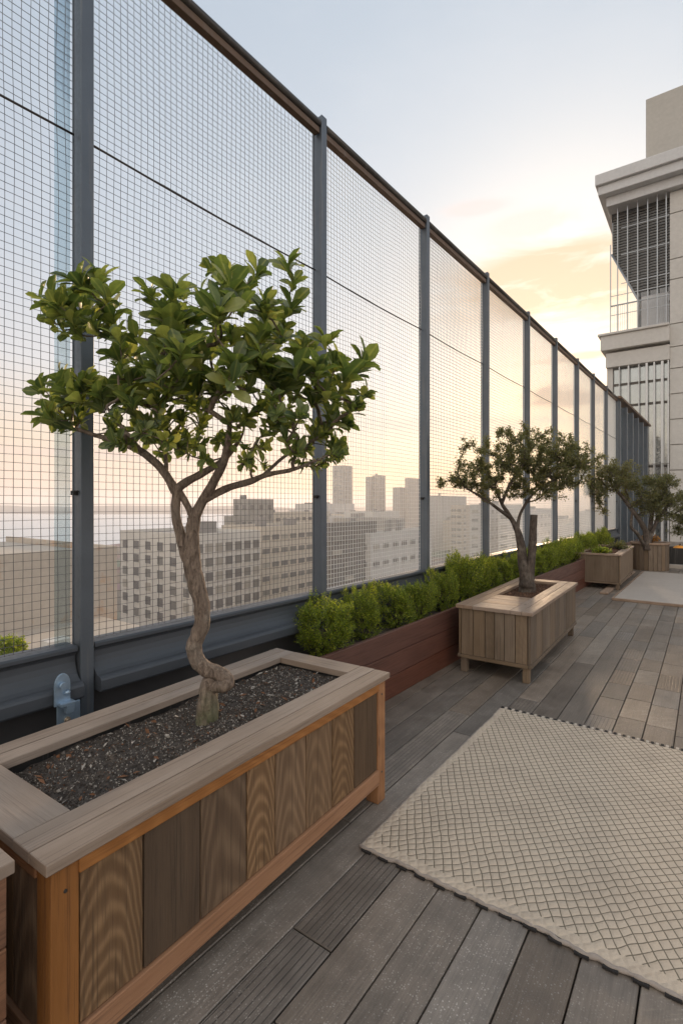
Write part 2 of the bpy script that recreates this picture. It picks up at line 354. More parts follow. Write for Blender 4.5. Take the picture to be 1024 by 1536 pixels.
# ------------------------------------------------------------ world, sun, camera
SUNAZ=R(15.0); SUNEL=R(8.5)     # left of +Y
sdir=Vector((-math.sin(SUNAZ)*math.cos(SUNEL),math.cos(SUNAZ)*math.cos(SUNEL),math.sin(SUNEL)))
def world():
    N=NT('World',True)
    d=N.v_('NORMALIZE',N.n('TexCoord').outputs['Generated']); x,y,z=N.sep(d)
    sky=N.n('TexSky'); sky.sky_type='NISHITA'; sky.sun_disc=False; sky.sun_elevation=SUNEL; sky.sun_rotation=-SUNAZ; sky.altitude=30; sky.air_density=1.0; sky.dust_density=1.5; sky.ozone_density=1.0
    base=N.ramp(z,[(0,(.66,.52,.50)),(.03,(.90,.62,.48)),(.12,(.90,.72,.57)),(.24,(.72,.71,.725)),(.40,(.56,.615,.69)),(.7,(.45,.53,.63)),(1,(.50,.58,.70))])
    dot=N.v_('DOT_PRODUCT',d,tuple(sdir)); dot=N.m_('MAXIMUM',dot,0)
    gdir=Vector((-math.sin(R(12)),math.cos(R(12)),.30)).normalized()
    dot2=N.m_('MAXIMUM',N.v_('DOT_PRODUCT',d,tuple(gdir)),0)
    g1=N.m_('POWER',dot2,26); g2=N.m_('POWER',dot,90); g3=N.m_('POWER',dot2,3.5)
    c=N.mix(1.0,base,N.mix(g3,(0,0,0),(.15,.14,.12)),'ADD')
    c=N.mix(1.0,c,N.mix(g1,(0,0,0),(.58,.40,.19)),'ADD')
    c=N.mix(1.0,c,N.mix(g2,(0,0,0),(.6,.38,.12)),'ADD')
    # low glow band along the skyline towards the sun
    gl=N.m_('MULTIPLY',N.step(z,.02,.10,1,0),N.step(z,-.01,.02,0,1)); dd=N.m_('POWER',N.m_('MAXIMUM',N.v_('DOT_PRODUCT',d,tuple(Vector((-.46,.89,.03)).normalized())),0),14)
    c=N.mix(N.m_('MULTIPLY',N.m_('MULTIPLY',gl,dd),.9),c,(1.20,.86,.50))
    # clouds: banks at fixed compass directions, broken up by noise
    w1=N.noise(N.comb(N.m_('MULTIPLY',x,3.2),N.m_('MULTIPLY',y,3.2),N.m_('MULTIPLY',z,13)),1.6,6,.62,.5)
    w2=N.noise(N.comb(N.m_('MULTIPLY',x,1.5),N.m_('MULTIPLY',y,1.5),N.m_('MULTIPLY',z,5)),1.3,5,.6,.3)
    c=N.mix(N.step(w2,.5,.75,0,.16),c,(.86,.86,.88))
    for az,el,wa,wb,col,st,lo,hi in ((-12.5,22.0,.17,.058,(.93,.66,.44),.95,.27,.52),(-6,18,.10,.035,(1.0,.80,.58),.7,.30,.6),(-15.5,27.4,.060,.018,(1.0,.86,.78),.95,.25,.40),(-21,29.4,.045,.010,(.92,.80,.76),.8,.25,.4),
        (-28,8.5,.30,.024,(.80,.70,.66),.8,.34,.6),(-12,11,.10,.020,(.80,.52,.38),.9,.36,.56),(-10,14.5,.08,.014,(.90,.58,.38),.8,.36,.56),(-60,5,.35,.012,(.80,.60,.56),.6,.36,.6)):
        a_,e_=R(az),R(el); c0=Vector((math.sin(a_)*math.cos(e_),math.cos(a_)*math.cos(e_),math.sin(e_))); t1=Vector((math.cos(a_),-math.sin(a_),0)); t2=t1.cross(c0)
        if t2.z<0: t2=-t2
        u=N.m_('DIVIDE',N.v_('DOT_PRODUCT',d,tuple(t1)),wa); v=N.m_('DIVIDE',N.v_('DOT_PRODUCT',d,tuple(t2)),wb)
        q=N.m_('ADD',N.m_('MULTIPLY',u,u),N.m_('MULTIPLY',v,v)); g=N.m_('POWER',2.718,N.m_('MULTIPLY',q,-1.0))
        front=N.step(N.v_('DOT_PRODUCT',d,tuple(c0)),.2,.4)
        k=N.m_('MULTIPLY',N.step(N.m_('ADD',w1,N.m_('MULTIPLY',g,.22)),lo+.17,hi+.14),N.step(g,.03,.5))
        c=N.mix(N.m_('MULTIPLY',N.m_('MULTIPLY',k,front),st),c,col)
    c=N.mix(N.step(z,-.02,0,1,0),c,(.42,.36,.36))
    back_fill=N.v_('DOT_PRODUCT',d,tuple(Vector((.35,-.8,.48)).normalized()))  # added fill: bright warm lobe in the unseen sky behind the camera
    c=N.mix(1.0,c,N.mix(N.m_('MULTIPLY',N.step(back_fill,.42,.98),N.step(z,-.02,.03)),(0,0,0),(.92,.76,.57)),'ADD')
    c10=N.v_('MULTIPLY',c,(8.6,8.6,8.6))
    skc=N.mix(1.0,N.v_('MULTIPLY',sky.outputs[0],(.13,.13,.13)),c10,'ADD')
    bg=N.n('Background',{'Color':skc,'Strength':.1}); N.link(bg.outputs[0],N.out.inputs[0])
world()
ld=bpy.data.lights.new('sun','SUN'); ld.energy=4.5; ld.angle=R(5); ld.color=(1,.70,.44)
lo=bpy.data.objects.new('sun',ld); COL.objects.link(lo); lo.rotation_euler=sdir.to_track_quat('Z','Y').to_euler()
cd=bpy.data.cameras.new('camera'); cam=bpy.data.objects.new('camera',cd); COL.objects.link(cam); SC.camera=cam
cam.location=(0,0,CAMH); cam.rotation_euler=(R(90),0,TH)
cd.sensor_fit='AUTO'; cd.sensor_width=36; cd.lens=760/1536*36; cd.shift_y=-13/1536; cd.clip_end=40000; cd.clip_start=.05
SC.view_settings.view_transform='Standard'; SC.view_settings.look='None'; SC.view_settings.exposure=.25; SC.view_settings.gamma=1
SC.render.engine='CYCLES'; SC.cycles.max_bounces=8; SC.cycles.transparent_max_bounces=24; SC.cycles.volume_bounces=1

# ------------------------------------------------------------ fence frame
FA=R(-1.75); FD=Vector((-math.sin(FA),math.cos(FA),0)); FP=Vector((FD.y,-FD.x,0))   # along, towards the room
F0=cw(-1.27,2.47)
def F(t,o=0,z=0): return F0+FD*t+FP*o+Vector((0,0,z))
POSTS=[-1.75,0,1.78,3.44,5.05,6.70,8.25,9.85,11.35,12.85,14.4]
RZ=4.33
# ------------------------------------------------------------ deck
def deck():
    b=MB(); w=.170; gap=.0055; x=-2.21; row=0
    while x<9.5:
        y=-1.6-random.random()*1.5
        while y<24.5:
            if y<3.55 or (x<-.75 and y<5.2): L=random.choice((1.5,1.9,2.4,2.9))*random.uniform(.9,1.1)
            elif x<-.9: L=random.uniform(.8,1.5)
            else: L=.40+random.uniform(-.02,.02)+(.4 if random.random()<.12 else 0)
            if L>.7 and y<3.55 and y+L>3.6 and x>-.75: L=3.6-y+random.uniform(-.03,.03)
            if L<.25: L=.4
            wb=w
            b.box((x+w/2,y+L/2,-.016+random.uniform(-.0012,.0012)),(0,L-gap,0),(w-gap,0,0),(0,0,.03))
            y+=L
        x+=w; row+=1
    o=b.build('deck',M['deck'],bevel=.0028,seg=1)
    tag(o,kind='structure')
    s=MB(); s.aabb(-2.9,10,-3.2,24.6,-.4,-.06); tag(s.build('roof_slab',M['black']),kind='structure')
deck()

# ------------------------------------------------------------ parapet
def parapet():
    t=thing('parapet_wall','low dark clad wall with horizontal boards under the mesh fence','wall',F(0,0,0))
    inv=-F0
    b=MB(); o=-.04
    for z0,z1 in ((.0,.18),(.186,.36),(.366,.592)):
        b.box(F(9.0,o,(z0+z1)/2)+inv,FD*23.2,FP*.05,(0,0,z1-z0),pid=random.random())
    b.build('cladding',M['siding'],t,bevel=.004)
    b=MB(); b.box(F(9.0,-.17,-.2)+inv,FD*23.2,FP*.2,(0,0,1.5)); b.build('core',M['concT'],t)
parapet()

# ------------------------------------------------------------ mesh fence
def fence():
    t=thing('mesh_fence','tall steel post and square wire mesh fence beside the deck','fence',F0)
    inv=-F0
    def G(*a): return F(*a)+inv
    # posts
    pm=MB()
    top=RZ+.10
    def post_mb():
        m=MB(); w=.062; d=.09
        prof=[]
        # H section: two flanges and a web, flanges run along the fence
        z0=.30
        for off,th,wd in ((.064,.012,w),( -.016,.012,w)):
            m.box((off,0,(z0+top)/2),(0,0,top-z0),(0,wd,0),(th,0,0))
        m.box((.024,-.022,(z0+top)/2),(0,0,top-z0),(0,.010,0),(.068,0,0))
        m.box((.024,.024,(z0+top)/2-.02),(0,0,top-z0-.04),(0,.008,0),(.068,0,0))
        return m
    first=None
    for i,p in enumerate(POSTS):
        if first is None: o=first=post_mb().build('post',M['steel'],t,bevel=.002,seg=1)
        else:
            o=first.copy(); COL.objects.link(o); o.parent=t
        o.location=G(p,0,0); o.rotation_euler=(0,0,FA)
    # rail: round pipe over a flat brown bar, one length per bay
    for i in range(len(POSTS)-1):
        a,c=POSTS[i]+.038,POSTS[i+1]-.038
        m=MB(); m.tube([G(a,.045,RZ+.035),G((a+c)/2,.045,RZ+.033),G(c,.045,RZ+.035)],.030,12)
        r=m.build('top_rail',M['rail'],t)
        m=MB(); m.box(G((a+c)/2,.03,RZ-.018),FD*(c-a),FP*.05,(0,0,.045)); m.build('flat_bar',M['rust'],r,bevel=.003)
        # mesh panel
        sp=.037; m=MB(); z0,z1=.83,RZ-.03
        nz=int((z1-z0)/sp); nx=int((c-a)/sp)
        near=i<4
        amp=.011 if near else .006
        def dz(u,z,s): 
            k=.25+.75*max(0,min(1,(z-2.6)/1.4))
            return amp*k*1.9*noise.noise(Vector((u*1.5+s,z*1.3,i*7.3)))
        rad=.00135 if i<2 else (.0019 if i<3 else .0031)  # wires thicken in the far bays to strengthen their painted pale veil
        su=12 if near else 5; sz=26 if near else 9
        for k in range(nz+1):
            z=z0+k*sp; pts=[]
            for j in range(su+1):
                u=a+(c-a)*j/su; e=min(1,4*j/su,4*(su-j)/su)
                pts.append(G(u,0+e*.8*dz(u,z,9),z+e*dz(u,z,0)*1.6+.0015*random.uniform(-1,1)))
            m.tube(pts,rad,4,cap=False,smooth=False)
        for k in range(nx+1):
            u=a+sp*.4+k*sp; pts=[]
            if u>c: break
            for j in range(sz+1):
                z=z0+(z1-z0)*j/sz; e=min(1,4*j/sz,4*(sz-j)/sz)
                pts.append(G(u+e*dz(u,z,3)+.001*random.uniform(-1,1),.003+e*.8*dz(u,z,9),z))
            m.tube(pts,rad,4,cap=False,smooth=False)
        m.build('mesh_panel',M['wire'] if i<2 else M['wire_veil'],t)
        # tension cable
        m=MB(); n=10
        m.tube([G(a+(c-a)*j/n,.012,3.27-.012*math.sin(math.pi*j/n)) for j in range(n+1)],.0055,6); m.build('cable',M['rail'],t)
        # base beam
        prof=[(-.06,.825),(.052,.825),(.060,.817),(.060,.800),(.040,.790)]
        for q in range(7):
            an=q/6*math.pi/2; prof.append((.030+.075*(1-math.cos(an)),.775-.110*math.sin(an)))
        prof+=[(.118,.658),(.124,.648),(.124,.603),(.118,.593),(-.06,.593)]
        a2,c2=(POSTS[i]+.04,POSTS[i+1]-.04)
        m=MB(); m.sweep(prof[::-1],G(a2),G(c2),FP); m.build('base_beam',M['steel3'],t,bevel=.0015,seg=1)
        # clip on the post
        m=MB(); m.box(G(POSTS[i+1]-.035,.02,1.55),(0,0,.022),FD*.03,FP*.03); m.tube([G(POSTS[i+1]-.06,.03,1.552),G(POSTS[i+1]-.03,.035,1.56),G(POSTS[i+1]-.02,.06,1.545)],.003,6)
        m.build('wire_clip',M['black'],t)
    # translucent edge strip beside the first post
    m=MB(); m.box(G(-.085,.0,2.55),(0,0,3.5),FD*.07,FP*.006); m.build('edge_strip',M['cglass'],t)
    # bracket
    o=.142
    br=MB()
    ang=[math.pi*i/10 for i in range(11)]
    c=G(-.15,o,0)
    pts=[(-.034,.60)]+[(-.034*math.cos(q),.69+.034*math.sin(q)*1.5) for q in ang]+[(.034,.60)]
    k=len(br.v)
    for dd in (0,.010):
        for u,z in pts: br.v.append(tuple(c+FD*u+FP*dd+Vector((0,0,z))))
    n=len(pts)
    for i in range(n):
        j=(i+1)%n; br.face((k+i,k+j,k+n+j,k+n+i),[(0,0)]*4,.3)
    br.face([k+i for i in range(n)][::-1],[(0,0)]*n,.3); br.face([k+n+i for i in range(n)],[(0,0)]*n,.3)
    br.box(G(-.14,o+.022,.61),FD*.062,FP*.05,(0,0,.014)); br.box(G(-.13,o+.03,.585),FD*.035,FP*.03,(0,0,.035))
    br.box(G(-.115,o-.012,.46),FD*.10,FP*.012,(0,0,.27))
    B=br.build('bracket',M['galv'],t,bevel=.0015)
    m=MB(); m.tube([G(-.125,o-.005,.525),G(-.125,o+.004,.525)],.013,16); m.tube([G(-.125,o,.525),G(-.125,o+.012,.525)],.007,6); m.build('bolt',M['brass'],B)
    m=MB(); m.tube([G(-.153,o+.01,.69),G(-.153,o+.03,.69)],.015,12); m.tube([G(-.14,o+.015,.66),G(-.127,o+.022,.648)],.011,8); m.build('hook',M['galv'],B)
fence()

# glazed screen carrying on from the mesh
def screen():
    S=F(14.45); t=thing('glass_screen','solid blue grey glazed screen with close posts at the far end of the fence','screen',S)
    inv=-S
    def G(*a): return F(*a)+inv
    te=20.2; a=14.5; n=5; w=(te-a)/n
    for i in range(n+1):
        u=a+w*i; m=MB(); m.box(G(u,.03,2.25),(0,0,4.1),FD*.16,FP*.14); m.build('post',M['steel'],t,bevel=.004,seg=1)
        if i<n:
            m=MB(); m.box(G(u+w/2,-.01,2.28),(0,0,3.9),FD*(w-.17),FP*.02); m.build('pane',M['bglass'],t)
    m=MB(); m.box(G((a+te)/2+.15,.04,RZ+.05),FD*(te-a+.7),FP*.22,(0,0,.07)); m.build('top_rail',M['rust'],t,bevel=.004)
screen()

# ------------------------------------------------------------ leaves and trees
def leaf_tpl(kind):
    if kind=='broad':       # obovate, folded along the midrib
        st=[(0,.03),(.25,.13),(.58,.27),(.84,.23),(1.0,.03)]
        V=[];F_=[];U=[]
        for i,(l,w) in enumerate(st):
            dr=-.22*l*l
            V+= [(l,-w,dr+w*.35),(l,0,dr),(l,w,dr+w*.35)]; U+=[(l,-w),(l,0),(l,w)]
        for i in range(4):
            a=i*3; F_+=[(a,a+1,a+4,a+3),(a+1,a+2,a+5,a+4)]
        return np.array(V),F_,U
    V=[(0,0,0),(.5,-.24,.06),(1,0,-.10),(.5,.24,.06)]; 
    return np.array(V),[(0,1,2,3)],[(0,0),(.5,-.24),(1,0),(.5,.24)]
class Leaves:
    def __init__(s,kind): s.V,s.F,s.U=leaf_tpl(kind); s.items=[]
    def add(s,p,d,size,roll=None,up=None,wid=1.0,pid=None):
        d=Vector(d).normalized(); u=Vector(up) if up is not None else Vector((0,0,1))
        side=d.cross(u)
        if side.length<.05: side=d.orthogonal()
        side.normalize(); n=side.cross(d)
        if roll is None: roll=random.gauss(0,.5)
        s2=side*math.cos(roll)+n*math.sin(roll); n2=s2.cross(d)
        s.items.append((*p,*(d*size),*(s2*size*wid),*(n2*size),random.random() if pid is None else pid))
    def build(s,name,mat,parent):
        A=np.array(s.items,dtype=np.float64); n=len(A); m=len(s.V)
        P=A[:,None,0:3]+s.V[None,:,0:1]*A[:,None,3:6]+s.V[None,:,1:2]*A[:,None,6:9]+s.V[None,:,2:3]*A[:,None,9:12]
        P=P.reshape(-1,3)
        fa=np.array(s.F); faces=(fa[None,:,:]+(np.arange(n)*m)[:,None,None]).reshape(-1,4)
        me=bpy.data.meshes.new(name)
        me.vertices.add(len(P)); me.vertices.foreach_set('co',P.ravel().astype(np.float32))
        me.loops.add(faces.size); me.loops.foreach_set('vertex_index',faces.ravel().astype(np.int32))
        me.polygons.add(len(faces)); me.polygons.foreach_set('loop_start',np.arange(0,faces.size,4,dtype=np.int32)); me.polygons.foreach_set('loop_total',np.full(len(faces),4,dtype=np.int32))
        me.polygons.foreach_set('use_smooth',np.ones(len(faces),dtype=bool))
        uvt=np.array([s.U[i] for f in s.F for i in f]); u=me.uv_layers.new(name='uv'); p=me.uv_layers.new(name='pid')
        u.data.foreach_set('uv',np.tile(uvt,(n,1)).ravel().astype(np.float32))
        pp=np.repeat(A[:,12],len(uvt)); p.data.foreach_set('uv',np.stack([pp,pp*0],1).ravel().astype(np.float32))
        me.materials.append(mat); me.update(calc_edges=True); me.validate()
        o=bpy.data.objects.new(name,me); COL.objects.link(o); o.parent=parent; return o

def crom(pts,rad,n=5):
    P=[Vector(p) for p in pts]; out=[];ro=[]
    for i in range(len(P)-1):
        p0=P[max(i-1,0)];p1=P[i];p2=P[i+1];p3=P[min(i+2,len(P)-1)]
        for k in range(n):
            t=k/n
            out.append(.5*((2*p1)+(p2-p0)*t+(2*p0-5*p1+4*p2-p3)*t*t+(3*p1-p0-3*p2+p3)*t*t*t)); ro.append(rad[i]*(1-t)+rad[i+1]*t)
    out.append(P[-1]); ro.append(rad[-1]); return out,ro

def rv(): 
    v=Vector((random.gauss(0,1),random.gauss(0,1),random.gauss(0,1))); return v.normalized()
def grow(mb,nodes,targets,root,twig=.0022,up=.25,kmax=.02,wander=.10):
    """nodes: list of Vector attach points; returns twig paths"""
    N=[(n,None) for n in nodes]; cnt=[0]*len(N); paths=[]
    tg=sorted(targets,key=lambda q:min((q-n).length for n in nodes))
    for q in tg:
        best=min(range(len(N)),key=lambda i:(N[i][0]-q).length+ (.6*max(0,N[i][0].z-q.z)) + .12*(N[i][0]-root).length)
        p=N[best][0]; L=(q-p).length; seg=max(3,int(L/.06)); prev=best; idx=[best]
        bend=rv()*L*.12+Vector((0,0,-up*L*.3))
        for k in range(1,seg+1):
            t=k/seg; x=p.lerp(q,t)+bend*math.sin(math.pi*t)+(rv()*L*wander/seg if k<seg else Vector())
            N.append((x,prev)); cnt.append(0); prev=len(N)-1; idx.append(prev)
        j=prev
        while j is not None: cnt[j]+=1; j=N[j][1]
        paths.append(idx)
    for idx in paths:
        pts=[N[i][0] for i in idx]; r=[min(kmax,twig*cnt[i]**.52) for i in idx]
        r[0]=min(r[0],r[1]*1.15)
        mb.tube(pts,r,5,cap=False)
    return [[N[i][0] for i in idx] for idx in paths]

def inblob(bl):
    c,r=bl; 
    while 1:
        v=Vector((random.uniform(-1,1),random.uniform(-1,1),random.uniform(-1,1)))
        if v.length<1: return Vector((c[0]+v.x*r[0],c[1]+v.y*r[1],c[2]+v.z*r[2]))

# planters (local frame: x across 0..w from the front edge backwards is +x->-x)
def rect_planter(name,label,cx,cy,rz,w,l,h,leg,mats,planks_front,planks_end,rimw,soil_depth=.06,opening=None,overhang=.012,railc=True,extra=None):
    """local +y along the length, local +x = front"""
    t=thing(name,label,'planter',(cx,cy,0),rz)
    ms,mr,mc=mats
    X,Y=w/2,l/2; th=.022
    # legs/corner posts
    pw=.07 if railc else .055; ins=0 if railc else .02
    zt=h-.032
    for sx in (-1,1):
        for sy in (-1,1):
            qx,qy=sx*(X-pw/2-.004-ins),sy*(Y-pw/2-.004-ins); m=MB(); m.aabb(qx-pw/2,qx+pw/2,qy-pw/2,qy+pw/2,0,zt if railc else leg-.003,g='z')
            m.build('leg',mc if railc else ms,t,bevel=.003)
    def panel(nm,n,horizontal_axis,sgn):
        m=MB(); z0,z1=leg+(.075 if railc else .03),zt-(.045 if railc else 0.0)
        Lh=(Y if horizontal_axis=='y' else X)-((pw+.006) if railc else (.012 if horizontal_axis=='y' else .034))
        edges=[-Lh]; ws=[random.uniform(.8,1.25) for _ in range(n)]; S=sum(ws)
        for q in ws: edges.append(edges[-1]+q/S*2*Lh)
        for i in range(n):
            a,b_=edges[i]+.0025,edges[i+1]-.0025
            d=(X if horizontal_axis=='y' else Y)-.020+random.uniform(-.001,.001)
            if horizontal_axis=='y': m.aabb(sgn*d-th/2,sgn*d+th/2,a,b_,z0,z1,g='z')
            else: m.aabb(a,b_,sgn*d-th/2,sgn*d+th/2,z0,z1,g='z')
        m.build(nm,ms,t,bevel=.0025)
        for zz0,zz1 in (((leg,leg+.072),(zt-.043,zt)) if railc else ((leg-.002,leg+.028),)):
            m=MB()
            dd=(X if horizontal_axis=='y' else Y)-.013
            if horizontal_axis=='y': m.aabb(sgn*dd-.015,sgn*dd+.015,-Lh-.004,Lh+.004,zz0,zz1,g='y')
            else: m.aabb(-Lh-.004,Lh+.004,sgn*dd-.015,sgn*dd+.015,zz0,zz1,g='x')
            m.build('rail',mc,t,bevel=.003)
    panel('front_panel',planks_front,'y',1); panel('back_panel',planks_front,'y',-1)
    panel('end_panel',planks_end,'x',-1); panel('end_panel',planks_end,'x',1)
    # rim
    ov=overhang; m=MB(); z0,z1=zt,h
    ox0,ox1,oy0,oy1=opening if opening else (-X+rimw,X-rimw,-Y+rimw,Y-rimw)
    nb=2
    def strip(x0,x1,y0,y1,g,n):
        for i in range(n):
            e=.0012*(i%2)
            if g=='y':
                s=(x1-x0)/n; m.aabb(x0+s*i+.0012,x0+s*(i+1)-.0012,y0,y1,z0+e,z1-e,g='y')
            else:
                s=(y1-y0)/n; m.aabb(x0,x1,y0+s*i+.0012,y0+s*(i+1)-.0012,z0+e,z1-e,g='x')
    strip(ox1,X+ov,-Y-ov,Y+ov,'y',max(1,round((X+ov-ox1)/.08)))
    strip(-X-ov,ox0,-Y-ov,Y+ov,'y',max(1,round((ox0+X+ov)/.08)))
    strip(ox0+.001,ox1-.001,-Y-ov,oy0,'x',max(1,round((oy0+Y+ov)/.11)))
    strip(ox0+.001,ox1-.001,oy1,Y+ov,'x',max(1,round((Y+ov-oy1)/.11)))
    m.build('rim',mr,t,bevel=.003)
    # liner
    m=MB(); zb=leg+.02
    m.aabb(-X+.045,X-.045,-Y+.045,Y-.045,zb-.01,zb+.01)
    for a,b_,c_,d_ in ((ox0-.02,ox0-.012,oy0-.02,oy1+.02),(ox1+.012,ox1+.02,oy0-.02,oy1+.02),(ox0-.011,ox1+.011,oy0-.02,oy0-.012),(ox0-.011,ox1+.011,oy1+.012,oy1+.02)):
        m.aabb(a,b_,c_,d_,zb+.01,zt-.001)
    m.build('liner',M['black'],t)
    return t,(ox0,ox1,oy0,oy1)

def soil(t,op,z,mat,label,n=3500,chip=(.003,.009),amp=.012):
    """bed of soil with loose chips, world mesh"""
    ca,sa=math.cos(t.rotation_euler.z),math.sin(t.rotation_euler.z); ox,oy=t.location.x,t.location.y
    def wv(x,y,zz): return (ox+x*ca-y*sa,oy+x*sa+y*ca,zz)
    x0,x1,y0,y1=[v for v in op]; x0-=.01;x1+=.01;y0-=.01;y1+=.01
    m=MB(); nx=max(8,int((x1-x0)/.015)); ny=max(8,int((y1-y0)/.015))
    def hh(x,y): return z+amp*noise.noise(Vector((x*6,y*6,3)))+amp*.6*noise.noise(Vector((x*22,y*22,1)))
    for i in range(nx+1):
        for j in range(ny+1):
            x=x0+(x1-x0)*i/nx; y=y0+(y1-y0)*j/ny; m.v.append(wv(x,y,hh(x,y)))
    for i in range(nx):
        for j in range(ny):
            k=i*(ny+1)+j; m.face((k,k+ny+1,k+ny+2,k+1),[(0,0)]*4,.1,0,0,True)
    for _ in range(n):
        x=random.uniform(x0+.008,x1-.008); y=random.uniform(y0+.008,y1-.008); s=random.uniform(*chip)*(2.0 if random.random()<.03 else 1)
        c=Vector(wv(x,y,hh(x,y)+s*.3)); a=rv(); b_=a.orthogonal().normalized(); q=a.cross(b_)
        k=len(m.v); 
        for d in (a,-a*.8,b_*.7,-b_*.7,q*.5,-q*.5): m.v.append(tuple(c+d*s))
        p=random.random()
        for f in ((0,2,4),(2,1,4),(1,3,4),(3,0,4),(2,0,5),(1,2,5),(3,1,5),(0,3,5)):
            m.face([k+i for i in f],[(0,0)]*3,p)
    for _ in range(n//110):
        x=random.uniform(x0+.02,x1-.02); y=random.uniform(y0+.02,y1-.02); a=rv(); a.z*=.25; a.normalize(); b_=Vector((-a.y,a.x,random.uniform(-.3,.3))).normalized()
        c=Vector(wv(x,y,hh(x,y)+.006)); L_=random.uniform(.007,.02); k=len(m.v); p=random.choice((.0206,.0210,.0300,.0315))
        for q_ in (a*L_,b_*L_*.4+Vector((0,0,.004)),-a*L_,-b_*L_*.45): m.v.append(tuple(c+q_))
        m.face((k,k+1,k+2,k+3),[(0,0)]*4,p)
    o=m.build('soil',mat); tag(o,label,'soil',kind='stuff'); return o

random.seed(21)
PA=R(1.5)
# planter 1: corners measured from the standpoint
fr=cw(.248,2.583); fl=cw(-.698,1.2); bk=cw(-.362,3.054)
ydir=(fr-fl).normalized(); PA1=math.atan2(-ydir.x,ydir.y); xdir=Vector((ydir.y,-ydir.x,0)); W1=.77; L1=(fr-fl).length
c1=(fr+fl)/2-xdir*W1/2
random.seed(33)
p1,op1=rect_planter('wooden_planter','largest wooden planter, orange frame and dark slats, holding the twisted tree',c1.x,c1.y,PA1,W1-.03,L1-.03,.64,.10,(M['slat'],M['rim'],M['cedar']),8,4,.155,overhang=.015,opening=(-W1/2+.145,W1/2-.175,-L1/2+.15,L1/2-.13))
def screws(t,X,Y,h):
    pts=[(X+.0015,sy*(Y-.039),z) for sy in (-1,1) for z in (.15,h-.10)]+[(X+.004,y,z) for z in (.135,h-.053) for y in (-Y+.14,-Y*.33,Y*.33,Y-.14)]
    f=None
    for x,y,z in pts:
        if f is None:
            m=MB(); m.tube([(-.004,0,0),(.0006,0,0)],.0048,10); f=o=m.build('screw',M['rail'],t)
        else: o=dup(f,t)
        o.location=(x,y,z)
screws(p1,(W1-.03)/2-.004,(L1-.03)/2,.64)
soil(p1,op1,.592,M['soil'],'dark gravelly soil strewn with pale chips in the large front planter',n=15000,chip=(.002,.0056),amp=.020)

# planter at lower left edge
c=cw(-.729,1.154)-ydir*.012
L4=1.2; W4=.72
c4=c-xdir*W4/2-ydir*L4/2
def planter4():
    t=thing('wooden_planter','brown planter of horizontal boards cut off by the lower left corner of the photo','planter',(c4.x,c4.y,0),PA1)
    X,Y=W4/2-.012,L4/2-.012
    for nm,(x0,x1,y0,y1,g) in {'front_panel':(X-.03,X,-Y,Y,'y'),'back_panel':(-X,-X+.03,-Y,Y,'y'),'end_panel':(-X+.031,X-.031,Y-.03,Y,'x')}.items():
        m=MB()
        for k in range(4):
            z0=.02+k*.161; m.aabb(x0,x1,y0,y1,z0,z0+.157,g=g)
        m.build(nm,M['cedar2'],t,bevel=.003)
    m=MB()
    m.aabb(X-.12,X+.012,-Y,Y+.012,.665,.695,g='y'); m.aabb(-X,X-.121,Y-.11,Y+.012,.665,.695,g='x'); m.aabb(-X-.01,-X+.12,-Y,Y-.111,.665,.695,g='y')
    m.build('rim',M['rim'],t,bevel=.003)
    m=MB(); m.aabb(-X+.04,X-.04,-Y+.04,Y-.04,.5,.62); m.build('soil_fill',M['soil'],t)
M['cedar2']=wood('brown_board',(.16,.07,.033),(.25,.12,.06),(.08,.035,.02),cath=.3,var=.2,ringf=40)
planter4()

# planter 2
fc=cw(1.56,4.17); c2=fc+Vector((0,0,0)); yd=Vector((-math.sin(R(-.3)),math.cos(R(-.3)),0)); 
PA2=R(1.0); yd=Vector((-math.sin(PA2),math.cos(PA2),0)); xd=Vector((yd.y,-yd.x,0)); W2,L2=.64,1.95
cc2=fc-xd*W2/2+yd*L2/2
random.seed(5)
p2,op2=rect_planter('wooden_planter','raised grey brown planter on short legs holding the tree with a sawn stub',cc2.x,cc2.y,PA2,W2,L2,.60,.13,(M['pslat'],M['rim2'],M['pslat']),11,6,.16,opening=(-W2/2+.14,W2/2-.17,-.30,L2/2-.15),railc=False)
soil(p2,op2,.565,M['mulch'],'reddish bark mulch in the raised middle planter',n=3500,chip=(.004,.010))
# planter 3
fc3=cw(4.80,8.72); W3,L3=.72,2.2; cc3=fc3-xd*W3/2+yd*L3/2
p3,op3=rect_planter('wooden_planter','far square boxed planter with low green plants beside the pale slab',cc3.x,cc3.y,PA2,W3,L3,.62,.10,(M['pslat'],M['rim2'],M['pslat']),1,1,.11,railc=False)
soil(p3,op3,.60,M['mulch'],'dark mulch in the far boxed planter',n=1500,chip=(.006,.015),amp=.03)

